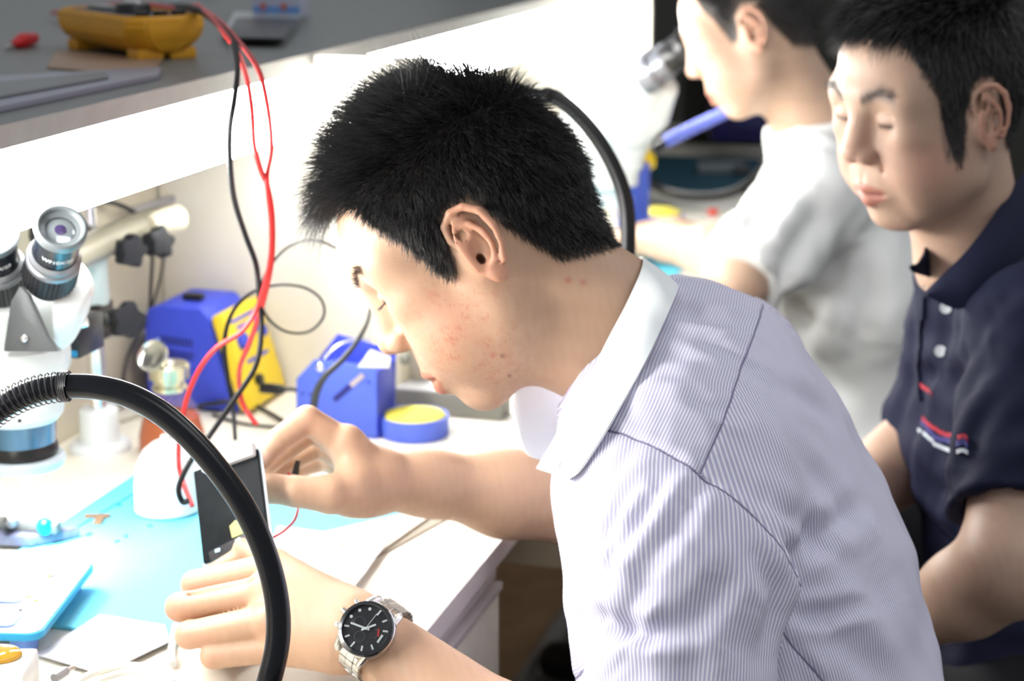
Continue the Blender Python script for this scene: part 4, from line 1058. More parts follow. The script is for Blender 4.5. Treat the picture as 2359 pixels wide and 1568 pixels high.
def to_local(V, R, o): return (V - o) @ R
HAIRLINE = ((-.11, -.052), (-.09, -.048), (-.05, -.036), (-.030, .004), (-.021, .030), (-.012, .043), (.0, .046), (.012, .036), (.018, .010), (.022, -.002), (.032, -.002), (.037, .014), (.046, .040), (.058, .062), (.062, .085), (.068, .098), (.080, .106), (.12, .115))
def hair_zmin(x, sb=0.0): return -sb * np.exp(-((x - .029) / .0105) ** 4) + np.interp(x, [p[0] for p in HAIRLINE], [p[1] for p in HAIRLINE])
def smooth(x, a, b):
    t = np.clip((x - a) / (b - a), 0, 1); return t * t * (3 - 2 * t)
def hash_noise(p, s, seed=0):
    p = p * s; r = np.zeros(len(p))
    rg = np.random.default_rng(seed)
    for i in range(7):
        k = rg.normal(size=3) * (1 + .35 * i); r += np.sin(p @ k + rg.uniform(0, 6.28)) / 7 ** .5
    return r

def paint(V, N, R, o, base, hands=None, acne=0.0, brow=1.0, shift=0.0, sb=0.0, lash=1.0):
    L = to_local(V, R, o); x, ay, z = L[:, 0], np.abs(L[:, 1]), L[:, 2]
    y = L[:, 1]
    col = np.tile(np.array(base, float), (len(V), 1))
    n1 = hash_noise(V, 90, 1)[:, None]; n2 = hash_noise(V, 260, 2)[:, None]
    col *= 1 + .03 * n1 + .02 * n2
    head = (np.linalg.norm(L - (0, 0, .02), axis=1) < .15)
    def mix(w, c):
        nonlocal col
        w = (w * head)[:, None] if w.ndim == 1 else w
        col = col * (1 - w) + np.array(c) * w
    red = np.array(base) * (1.0, .72, .70)
    mix(.55 * np.exp(-(((x - .055) / .03) ** 2 + ((z + .028) / .03) ** 2)) * (ay > .02), red)
    mix(.6 * np.exp(-(((x - .1) / .012) ** 2 + (ay / .014) ** 2 + ((z + .018) / .012) ** 2)), red)
    # ears redder, dark canal
    mix(.65 * smooth(ay, .078, .086) * (x < .02), np.array(base) * (1.02, .70, .66))
    mix(.85 * np.exp(-(((x - .001) / .0042) ** 2 + ((z + .002) / .006) ** 2)) * (ay > .066) * (ay < .079), (.06, .02, .015))
    if acne:
        sp = hash_noise(L, 620, 7) * .6 + hash_noise(L, 900, 8) * .5
        w = smooth(sp, .30, 1.1) * np.exp(-(((x - .045) / .040) ** 2 + ((z + .045) / .048) ** 2)) * (ay > .015)
        mix(.30 * smooth(hash_noise(L, 130, 17), -.6, 1.2) * np.exp(-(((x - .04) / .035) ** 2 + ((z + .05) / .045) ** 2)) * (ay > .015), np.array(base) * (.95, .68, .62))
        mix(acne * w, np.array(base) * (.86, .50, .45))
        for (mx_, mz, mr) in ((.028, -.074, .0016), (.032, -.09, .0014)):
            mix(.8 * np.exp(-((x - mx_) ** 2 + (z - mz) ** 2) / mr ** 2) * (ay > .02), (.10, .04, .035))
        for (mx_, mz, mr) in ((-.047, -.052, .0026), (-.056, -.060, .0022), (.034, -.070, .0018)):
            mix(.6 * np.exp(-((x - mx_) ** 2 + (z - mz) ** 2) / mr ** 2) * (ay > .02), (.42, .08, .07))
    # lips
    lw = smooth(x, .066, .074) * smooth(-ay, -.0245, -.020)
    zu = -.0475 - .004 * (1 - np.exp(-(ay / .004) ** 2)) * 0 - .35 * np.maximum(ay - .004, 0)
    zl = -.0735 + .55 * np.maximum(ay - .006, 0)
    mix(.85 * lw * smooth(z, zl - .001, zl + .001) * smooth(-z, -zu - .001, -zu + .001), np.array(base) * (.88, .48, .48))
    mix(.8 * np.exp(-((z + .0598) / .0011) ** 2) * (ay < .022) * (x > .070), (.16, .045, .04))
    # nostrils
    mix(.9 * np.exp(-(((x - .0965) / .005) ** 2 + ((ay - .0065) / .0035) ** 2 + ((z + .0265) / .0030) ** 2)), (.10, .03, .025))
    # brows
    bz = .0365 + .010 * np.clip((ay - .012) / .02, 0, 1) - .35 * np.maximum(ay - .036, 0)
    bw = np.exp(-((z - bz) / (.0034 * brow)) ** 2) * smooth(ay, .011, .015) * smooth(-ay, -.054, -.044) * (x > .045)
    mix(.8 * bw * (1 + .2 * n2[:, 0]), (.035, .025, .022))
    if sb: mix(.6 * smooth(x, .016, .020) * smooth(-x, -.046, -.040) * smooth(z, -.034, -.024) * smooth(-z, -.03, .0) * (ay > .05), (.10, .075, .065))
    # lash line, slightly open lids
    lz = .0122 - .0006 * np.cos((ay - .032) / .012) + .03 * (ay - .032)
    lwid = np.exp(-((z - lz) / (.0014 * lash)) ** 2) * smooth(ay, .0195, .023) * smooth(-ay, -.0455, -.0415) * (x > .068)
    mix(.92 * lwid, (.02, .014, .012))
    mix(.35 * np.exp(-((z - .0235) / .0016) ** 2) * smooth(ay, .02, .024) * smooth(-ay, -.045, -.04) * (x > .06), np.array(base) * (.55, .42, .38))
    # scalp under the hair
    zm = hair_zmin(x + shift, sb)
    hz = smooth(z, zm - .004, zm + .008) * (ay < .084) * ~((ay > .0755) & (x < .016) & (x > -.026) & (z < .045))
    hz = hz * np.where((x > .055), smooth(z, zm - .002, zm + .004), 1)
    mix(np.clip(hz, 0, 1) * .96, (.014, .012, .012))
    return col, L

SKINS = {}
def skin_mat(name, spec=.35):
    m = bpy.data.materials.new(name); m.use_nodes = True
    nt = m.node_tree; b = nt.nodes['Principled BSDF']
    a = nt.nodes.new('ShaderNodeAttribute'); a.attribute_name = 'Col'
    nt.links.new(a.outputs['Color'], b.inputs['Base Color'])
    b.inputs['Roughness'].default_value = .48; b.inputs['Specular IOR Level'].default_value = spec
    b.inputs['Subsurface Weight'].default_value = .12
    b.inputs['Subsurface Radius'].default_value = (1, .35, .2); b.inputs['Subsurface Scale'].default_value = .006
    tc = nt.nodes.new('ShaderNodeTexCoord'); n = nt.nodes.new('ShaderNodeTexNoise'); n.inputs['Scale'].default_value = 700
    bp = nt.nodes.new('ShaderNodeBump'); bp.inputs['Strength'].default_value = .25; bp.inputs['Distance'].default_value = .0006
    nt.links.new(tc.outputs['Object'], n.inputs['Vector']); nt.links.new(n.outputs['Fac'], bp.inputs['Height']); nt.links.new(bp.outputs[0], b.inputs['Normal'])
    return m
def hair_mat():
    m = mat('black_hair', (.020, .019, .020), .42, spec=.8); return m

def strands(name, roots, dirs0, bend, length, r, parent, m, seg=5, seed=3, jitter=.25, clump=.5, clump_s=120):
    "thin tapered hairs, one mesh"
    rg = np.random.default_rng(seed); n = len(roots)
    cl = np.stack([hash_noise(roots, clump_s, 11 + i) for i in range(3)], 1)
    d = dirs0 + rg.normal(size=(n, 3)) * jitter + cl * clump
    d /= np.linalg.norm(d, axis=1, keepdims=True)
    L = length * rg.uniform(.65, 1.12, n)
    pts = [roots - d * .001]; p = roots.copy()
    cd = d.copy()
    for i in range(1, seg):
        cd = cd + bend * (1.0 / seg); cd /= np.linalg.norm(cd, axis=1, keepdims=True)
        p = p + cd * (L / (seg - 1))[:, None]; pts.append(p.copy())
    pts = np.stack(pts, 1)
    a = np.cross(d, rg.normal(size=(n, 3))); a /= np.linalg.norm(a, axis=1, keepdims=True); b = np.cross(d, a)
    V = np.zeros((n, seg, 3, 3))
    for i in range(seg):
        rr = r * (1 - .8 * (i / (seg - 1)) ** 1.5)
        for k in range(3):
            an = 2.094 * k; V[:, i, k] = pts[:, i] + (a * math.cos(an) + b * math.sin(an)) * rr
    V = V.reshape(-1, 3)
    base = (np.arange(n) * seg * 3)[:, None, None, None]
    ii = np.arange(seg - 1)[None, :, None, None] * 3; kk = np.arange(3)[None, None, :, None]
    k2 = (kk + 1) % 3
    q = np.concatenate([base + ii + kk, base + ii + k2, base + ii + 3 + k2, base + ii + 3 + kk], -1).reshape(-1, 4)
    return np_mesh(name, V, q, m, parent)

def hand(ops, joints, k=.004):
    for c in joints: chain(ops, [P(*p[:3]) for p in c], [p[3] for p in c], k, .002)

def body(name, ops, lo, hi, h, R, o, base, skin, parent, acne=0, seed=0, shift=0.0, recol=None, sb=0.0, brow=1.0):
    V, Fq = sdf_mesh(ops, lo, hi, h)
    V = relax(V, Fq, 1, .4)
    N = vnormals(V, Fq)
    col, L = paint(V, N, R, o, base, acne=acne, shift=shift, sb=sb, brow=brow, lash=brow)
    if recol is not None: col = recol(V, col)
    ob = np_mesh(name, V, Fq, skin, parent, col=col)
    return ob, V, Fq, N, L

def hair_roots(V, N, L, n, seed, shift=0.0, side=.0765, sb=0.0):
    x, ay, z = L[:, 0], np.abs(L[:, 1]), L[:, 2]
    r = np.linalg.norm((L - (-.01, 0, .045)) / (.1, .08, .09), axis=1)
    zm = hair_zmin(x + shift, sb)
    ear = (ay > .0745) & (x < .018) & (x > -.030) & (z < .046)
    ok = (z > zm) & (r < 1.35) & ~ear
    idx = np.nonzero(ok)[0]
    rg = np.random.default_rng(seed)
    pick = rg.choice(idx, min(n, len(idx) * 3), replace=(n > len(idx)))
    return pick

def surf_t(V, x, y):
    rel = V - CAM; t = rel @ CF
    d = np.hypot(IW / 2 + FPX * (rel @ CR) / t - x, IH / 2 - FPX * (rel @ CU) / t - y)
    c = np.nonzero(d < 12)[0]
    return t[c].min() if len(c) else 9.0
def brows(V, N, L, R, parent, r, w=.0032, n=1):
    ay = np.abs(L[:, 1]); bx = (ay > .013) & (ay < .050) & (L[:, 0] > .05)
    bz = .0365 + .010 * np.clip((ay - .012) / .02, 0, 1) - .35 * np.maximum(ay - .036, 0)
    k = np.repeat(np.nonzero(bx & (np.abs(L[:, 2] - bz) < w))[0], n)
    s = np.sign(L[k, 1]); rg = np.random.default_rng(5)
    d3 = np.stack([.3 + 0 * s, s * .9, .2 + 0 * s], 1) + (N[k] @ R) * .35
    strands('eyebrows', V[k] + rg.normal(size=(len(k), 3)) * .0005, d3 @ R.T, np.zeros_like(d3), np.full(len(k), .007), r, parent, hairM, 4, 6, .18, .1)

# ============ the man in front, bent over the bench
def fold_pts(V, line, steps=24):
    "3D places on the garment along a line seen from the room"
    pts = []
    rel = V - CAM; t = rel @ CF
    px = IW / 2 + FPX * (rel @ CR) / t; py = IH / 2 - FPX * (rel @ CU) / t
    xs = catmull([np.array(p, float) for p in line], 8) if len(line) > 2 else [np.array(line[0]) * (1 - u) + np.array(line[1]) * u for u in np.linspace(0, 1, 10)]
    for q in xs:
        d = np.hypot(px - q[0], py - q[1]); c = np.nonzero(d < 14)[0]
        if len(c) == 0: c = np.array([np.argmin(d)])
        pts.append(V[c[np.argmin(t[c])]])
    return np.array(pts)
def seg_dist(V, pts, par=False):
    best = np.full(len(V), 9.0); at = np.zeros(len(V)); n = len(pts) - 1
    for i, (a, b) in enumerate(zip(pts[:-1], pts[1:])):
        ab = b - a; L2 = ab @ ab + 1e-12
        h = np.clip((V - a) @ ab / L2, 0, 1)
        dd = np.linalg.norm(V - a - h[:, None] * ab, axis=1); c = dd < best
        best[c] = dd[c]; at[c] = (i + h[c]) / n
    return (best, at) if par else best
def do_folds(V, N, folds):
    off = np.zeros(len(V))
    for line, w, dep in folds:
        pts = fold_pts(V, line); d, s_ = seg_dist(V, pts, True); dep = dep * np.clip(np.sin(np.pi * np.clip(s_ * .94 + .03, 0, 1)), 0, 1) ** .6
        # a crease has a valley and a soft ridge beside it
        off += -dep * np.exp(-(d / w) ** 2) + .55 * dep * np.exp(-((d - 1.9 * w) / (1.1 * w)) ** 2)
    return V + N * off[:, None]

def cloth_mat(name, col, col2=None, period=.0021, rough=.75, seam=True, weave=1800, duty=.42):
    m = bpy.data.materials.new(name); m.use_nodes = True
    nt = m.node_tree; b = nt.nodes['Principled BSDF']; lk = nt.links.new
    b.inputs['Roughness'].default_value = rough; b.inputs['Sheen Weight'].default_value = .0
    b.inputs['Specular IOR Level'].default_value = .2
    out = None
    if col2:
        uv = nt.nodes.new('ShaderNodeUVMap'); uv.uv_map = 'UVMap'
        sx = nt.nodes.new('ShaderNodeSeparateXYZ'); lk(uv.outputs[0], sx.inputs[0])
        mu = nt.nodes.new('ShaderNodeMath'); mu.operation = 'MULTIPLY'; mu.inputs[1].default_value = 1 / period; lk(sx.outputs[0], mu.inputs[0])
        fr = nt.nodes.new('ShaderNodeMath'); fr.operation = 'PINGPONG'; fr.inputs[1].default_value = .5; lk(mu.outputs[0], fr.inputs[0])
        mr = nt.nodes.new('ShaderNodeMapRange'); mr.inputs['From Min'].default_value = duty * .5 - .06; mr.inputs['From Max'].default_value = duty * .5 + .06; lk(fr.outputs[0], mr.inputs['Value'])
        mx = nt.nodes.new('ShaderNodeMix'); mx.data_type = 'RGBA'; mx.inputs['A'].default_value = (*col2, 1); mx.inputs['B'].default_value = (*col, 1)
        lk(mr.outputs[0], mx.inputs['Factor']); out = mx.outputs['Result']
        # seam stitching
        ab = nt.nodes.new('ShaderNodeMath'); ab.operation = 'ABSOLUTE'; lk(sx.outputs[1], ab.inputs[0])
        m2 = nt.nodes.new('ShaderNodeMapRange'); m2.inputs['From Min'].default_value = .0004; m2.inputs['From Max'].default_value = .0012; lk(ab.outputs[0], m2.inputs['Value'])
        mx2 = nt.nodes.new('ShaderNodeMix'); mx2.data_type = 'RGBA'; mx2.inputs['A'].default_value = (col[0] * .45, col[1] * .45, col[2] * .5, 1)
        lk(m2.outputs[0], mx2.inputs['Factor']); lk(out, mx2.inputs['B']); out = mx2.outputs['Result']
        lk(out, b.inputs['Base Color'])
    else: b.inputs['Base Color'].default_value = (*col, 1)
    tc = nt.nodes.new('ShaderNodeTexCoord'); n = nt.nodes.new('ShaderNodeTexNoise'); n.inputs['Scale'].default_value = weave
    bp = nt.nodes.new('ShaderNodeBump'); bp.inputs['Strength'].default_value = .15; bp.inputs['Distance'].default_value = .0008
    lk(tc.outputs['Object'], n.inputs['Vector']); lk(n.outputs['Fac'], bp.inputs['Height']); lk(bp.outputs[0], b.inputs['Normal'])
    return m

def legs(parent, hip, fwd, lat, floor_z, m, shoe, thigh=.40, spread=.10, h=.008, drop=0.0):
    ops = []
    hip = np.array(hip); fwd = np.array(fwd) / np.linalg.norm(fwd); lat = np.array(lat) / np.linalg.norm(lat)
    ops.append(('u', fC(hip - lat * .07, hip + lat * .07, .115, .115), 0))
    knees = []
    for s in (1, -1):
        kn = hip + fwd * thigh + lat * s * (spread + .03); kn[2] = hip[2] - .03 - drop
        an = kn + fwd * .02; an[2] = floor_z + .09
        ops.append(('u', fC(hip + lat * s * .08, kn, .085, .062), .04)); ops.append(('u', fC(kn, an, .06, .048), .02))
        knees.append(an)
    pts = np.array(knees + [hip])
    V, Fq = sdf_mesh(ops, pts.min(0) - .2, pts.max(0) + .2, h)
    np_mesh('trousers', V, Fq, m, parent)
    for an in knees:
        so = []
        a = np.array((an[0], an[1], floor_z + .045)); so.append(('u', fC(a - fwd * .04, a + fwd * .15, .040, .034), 0)); so.append(('u', fC(a, a + np.array((0, 0, .05)), .042, .04), .02))
        so.append(('s', fB(a - np.array((0, 0, .095)), (.4, .4, .05), np.eye(3), .001), .002))
        V, Fq = sdf_mesh(so, a - .25, a + .25, .007); np_mesh('shoe', V, Fq, shoe, parent)
def stool(hip, label):
    x, y, z = hip; zs = z - .118
    t = thing('stool', label, 'stool', (x, y, 0.0), 'round stools at the bench')
    MB().lathe((x, y, 0), [(0, zs - .05), (.16, zs - .05), (.175, zs - .035), (.175, zs - .012), (.16, zs), (0, zs)], seg=40).build('seat', black_plastic, t)
    MB().cyl((x, y, .06), (x, y, zs - .05), .025, None, 20).build('column', chrome, t)
    for k in range(5):
        a = k * 2 * math.pi / 5
        e = (x + .24 * math.cos(a), y + .24 * math.sin(a), .05)
        f = MB().tube([(x, y, .085), e], [.02, .014], 10, smooth=False).build('foot', chrome, t)
        MB().cyl((e[0], e[1] - .012, .026), (e[0], e[1] + .012, .026), .026, None, 16).build('caster', black_plastic, f)
    return t
hairM = hair_mat()
skinM = skin_mat('skin_front_man')
R1, o1 = cam_frame((-.84, -.543, .011), (-.018, .006, -1.), (-.543, .84, .015), (-.023, .065, 1.48))
p1 = thing('person', 'person in a lilac pinstripe shirt with spiky black hair, bent over a phone screen', 'person', P(1780, 1900, 1.43) * (1, 1, 0))
LAT1 = P(1530, 1120, 1.30) - P(1690, 800, 1.66); LAT1 /= np.linalg.norm(LAT1)
def build_p1():
    ops = head_ops(R1, o1, mouth=.0034)
    # neck
    ops.append(('u', fC(P(1262, 640, 1.48), P(1395, 755, 1.485), .056, .0585), .03))
    ops.append(('u', fC(P(1395, 755, 1.485), P(1500, 860, 1.49), .0585, .052), .015))
    ops.append(('u', fC(P(1215, 800, 1.445), P(1380, 860, 1.45), .016, .022), .035))
    # trunk
    sp = [P(1585, 865, 1.49), P(1690, 1100, 1.47), P(1770, 1400, 1.45), P(1825, 1800, 1.43)]
    rr = [.055, .080, .090, .095]
    for i in range(3): ops.append(('u', fC(sp[i], sp[i + 1], rr[i], rr[i + 1], None), .02))
    ops.append(('u', fE(P(1600, 1080, 1.46), (.075, .075, .085)), .02))
    # near arm
    sL, eL, wL = P(1560, 1150, 1.335), P(1530, 1930, 1.25), P(838, 1458, 1.385)
    ops.append(('u', fC(P(1600, 1010, 1.46), sL, .050, .052), .02))
    ops.append(('u', fC(sL, eL, .052, .042), .03))
    mid = P(1180, 1720, 1.335)
    ops.append(('u', fC(eL, mid, .043, .0385), .02)); ops.append(('u', fC(mid, wL, .0385, .0265), .02))
    # near hand, back of the hand to the room
    mc = [P(632, 1305, 1.435), P(612, 1358, 1.410), P(618, 1428, 1.395), P(652, 1492, 1.395)]
    wr = P(815, 1452, 1.39)
    for q, r in zip(mc, (.0150, .0155, .0150, .0135)):
        ops.append(('u', fC(wr + (q - wr) * .08, q, .0235, r), .014))
    ops.append(('u', fC(P(775, 1420, 1.405), P(680, 1370, 1.425), .022, .016), .015))
    ops.append(('u', fC(P(770, 1490, 1.385), P(690, 1480, 1.39), .018, .014), .015))
    fingers = [
        [(632, 1308, 1.435, .0130), (450, 1345, 1.45, .0112), (462, 1345, 1.495, .0100), (550, 1285, 1.50, .0086)],
        [(612, 1362, 1.410, .0130), (414, 1398, 1.425, .0114), (432, 1400, 1.475, .0102), (530, 1330, 1.50, .0088)],
        [(618, 1428, 1.395, .0128), (436, 1462, 1.405, .0110), (460, 1455, 1.455, .0098), (555, 1395, 1.48, .0086)],
        [(652, 1490, 1.395, .0114), (492, 1510, 1.400, .0100), (510, 1500, 1.44, .0090), (590, 1455, 1.465, .0078)]]
    hand(ops, fingers, .0025)
    for a_, b_ in (((600, 1336, 1.402), (440, 1372, 1.420)), ((600, 1398, 1.384), (430, 1432, 1.398)), ((628, 1462, 1.378), (470, 1488, 1.385))):
        ops.append(('s', fC(P(*a_), P(*b_), .0012, .0022), .006))
    chain(ops, [P(760, 1390, 1.42), P(680, 1325, 1.46), P(610, 1290, 1.49), P(560, 1262, 1.50)], [.014, .0125, .0105, .0085], .012, .003)
    # tendons and knuckles
    for q in mc: ops.append(('u', fE(q + (-CF) * .004, (.0095, .0095, .0085)), .006))
    # far arm
    sR, eR, wR = P(1672, 870, 1.66), P(1385, 1165, 1.70), P(880, 1108, 1.60)
    ops.append(('u', fC(P(1620, 940, 1.55), sR, .046, .048), .02))
    ops.append(('u', fC(sR, eR, .050, .042), .03)); m2 = P(1160, 1135, 1.67)
    ops.append(('u', fC(eR, m2, .042, .0375), .02)); ops.append(('u', fC(m2, P(985, 1112, 1.63), .0375, .0268), .02))
    ops.append(('u', fC(P(985, 1112, 1.63), wR, .0268, .0262), .02))
    # far hand: index arching over the phone, thumb below it
    pr = P(870, 1106, 1.60)
    mr = [P(790, 1020, 1.585), P(795, 1035, 1.612), P(800, 1060, 1.632), P(805, 1085, 1.645)]
    for q, r in zip(mr, (.0125, .0125, .012, .011)): ops.append(('u', fC(pr + (q - pr) * .05, q, .021, r), .014))
    ops.append(('u', fC(P(855, 1120, 1.59), P(815, 1140, 1.575), .022, .017), .015))
    ops.append(('u', fC(P(800, 1010, 1.58), P(790, 1020, 1.585), .012, .013), .01))
    hand(ops, [
        [(790, 1020, 1.585, .0138), (708, 966, 1.575, .0122), (640, 1015, 1.565, .0106), (606, 1058, 1.56, .0090)],
        [(795, 1035, 1.612, .0125), (722, 992, 1.61, .0104), (655, 1040, 1.60, .0090), (615, 1075, 1.59, .0078)],
        [(800, 1060, 1.632, .0120), (735, 1030, 1.64, .0100), (668, 1065, 1.63, .0086), (632, 1088, 1.615, .0074)],
        [(805, 1085, 1.645, .0108), (748, 1062, 1.665, .0090), (690, 1080, 1.66, .0078), (655, 1098, 1.65, .0068)]], .003)
    chain(ops, [P(840, 1140, 1.58), P(760, 1138, 1.555), P(680, 1132, 1.548), P(622, 1125, 1.55), P(590, 1118, 1.553)], [.0185, .0168, .0132, .0126, .0104], .012, .003)
    # thumb-root web
    ops.append(('u', fC(P(815, 1040, 1.585), P(820, 1110, 1.57), .013, .015), .014))
    allp = np.array([P(380, 1300, 1.45), P(1000, 60, 1.5), P(2100, 1900, 1.4), P(1560, 1900, 1.1), P(1400, 500, 1.8), P(700, 900, 1.5), P(900, 1500, 1.3), P(2100, 900, 1.6)])
    nails = []
    def recol(V, col):
        b = np.array((.60, .36, .26))
        for (x, y, t, r) in ((608, 1052, 1.548, .0065), (596, 1112, 1.541, .0070)):
            d = np.linalg.norm(V - P(x, y, t), axis=1); w = (.5 * np.exp(-(d / r) ** 4))[:, None]; col = col * (1 - w) + np.array((.72, .46, .40)) * w
        for q in mc + [P(430, 1350, 1.44), P(400, 1398, 1.415), P(418, 1462, 1.395), P(475, 1505, 1.39), P(708, 955, 1.57)]:
            d = np.linalg.norm(V - q, axis=1); w = (.28 * np.exp(-(d / .014) ** 2))[:, None]; col = col * (1 - w) + b * (1.0, .78, .76) * w
        return col
    ob, V, Fq, N, L = body('body', ops, allp.min(0) - .05, allp.max(0) + .05, .0017, R1, o1, (.49, .31, .207), skinM, p1, acne=.8, recol=recol)
    return V, Fq, N, L
_V, _F, _N, _L = build_p1()

# hair of the front man
def p1_hair():
    pick = hair_roots(_V, _N, _L, 30000, 5)
    rg = np.random.default_rng(8)
    l = _L[pick] + rg.normal(size=(len(pick), 3)) * .0006; n = (_N[pick] @ R1)
    x, y, z = l.T; ay = np.abs(y)
    top = smooth(z, .075, .125); front = smooth(x, .035, .075) * top; back = smooth(-x, .03, .09) * (1 - smooth(z, .05, .10))
    side = (1 - top)
    zm = hair_zmin(x)
    edge = smooth(z - zm, 0, .03)
    ln = .009 + .013 * edge * side + .029 * top + .010 * front + .013 * smooth(z, .115, .135) * (x < .05)
    ln = np.where((x < -.02) & (z < .03), .007 + .008 * edge, ln)
    swirl = np.array((-.055, .0, .13))
    away = l - swirl; away /= np.linalg.norm(away, axis=1, keepdims=True)
    d = n * (.75 + .55 * top - .35 * front)[:, None] + np.array((.55, 0, .25)) * top[:, None] + np.array((.75, 0, -.25)) * front[:, None] + np.array((.12, 0, -.75)) * side[:, None] * (1 - .3 * edge)[:, None] + away * .15
    bend = np.array((.25, 0, -.55)) * (side + .35 * front)[:, None] + np.array((.35, 0, -.15)) * top[:, None]
    strands('hair', l @ R1.T + o1, d @ R1.T, bend @ R1.T, ln, .00030, p1, hairM, 5, 3, .20, .28, 150)
    # forelock: longer hairs hanging over the brow
    sel = (front > .5); k = np.nonzero(sel)[0]; k = rg.choice(k, min(1500, len(k)), replace=False)
    d2 = n[k] * .45 + np.array((.85, 0, -.05)); b2 = np.tile(np.array((-.05, 0, -1.2)), (len(k), 1))
    strands('forelock', l[k] @ R1.T + o1, d2 @ R1.T, b2 @ R1.T, np.full(len(k), .052), .00028, p1, hairM, 7, 4, .16, .30, 160)
    # a few tall tufts on the crown
    tf = (z > .118) & (hash_noise(l, 55, 31) > .55); k = np.nonzero(tf)[0]; k = rg.choice(k, min(2600, len(k)), replace=False)
    d4 = n[k] * .8 + np.array((.25, 0, .45)); b4 = np.tile(np.array((.15, 0, -.1)), (len(k), 1))
    strands('crown_tufts', l[k] @ R1.T + o1, d4 @ R1.T, b4 @ R1.T, rg.uniform(.036, .058, len(k)), .00024, p1, hairM, 5, 14, .12, .55, 170)
    # eyebrow and lashes hairs
    brows(_V, _N, _L, R1, p1, .00018)
    lp = []; ld = []
    for s in (1, -1):
        for q in np.linspace(.022, .043, 46):
            lp.append((.0868 - (q - .022) * .20, s * q, .0118)); ld.append((.9, s * .15, -.35))
    lp = np.array(lp); ld = np.array(ld)
    strands('eyelashes', lp @ R1.T + o1, ld @ R1.T, np.tile(np.array((.1, 0, .3)), (len(lp), 1)) @ R1.T, np.full(len(lp), .0075), .00016, p1, hairM, 4, 7, .12, .0)
p1_hair()

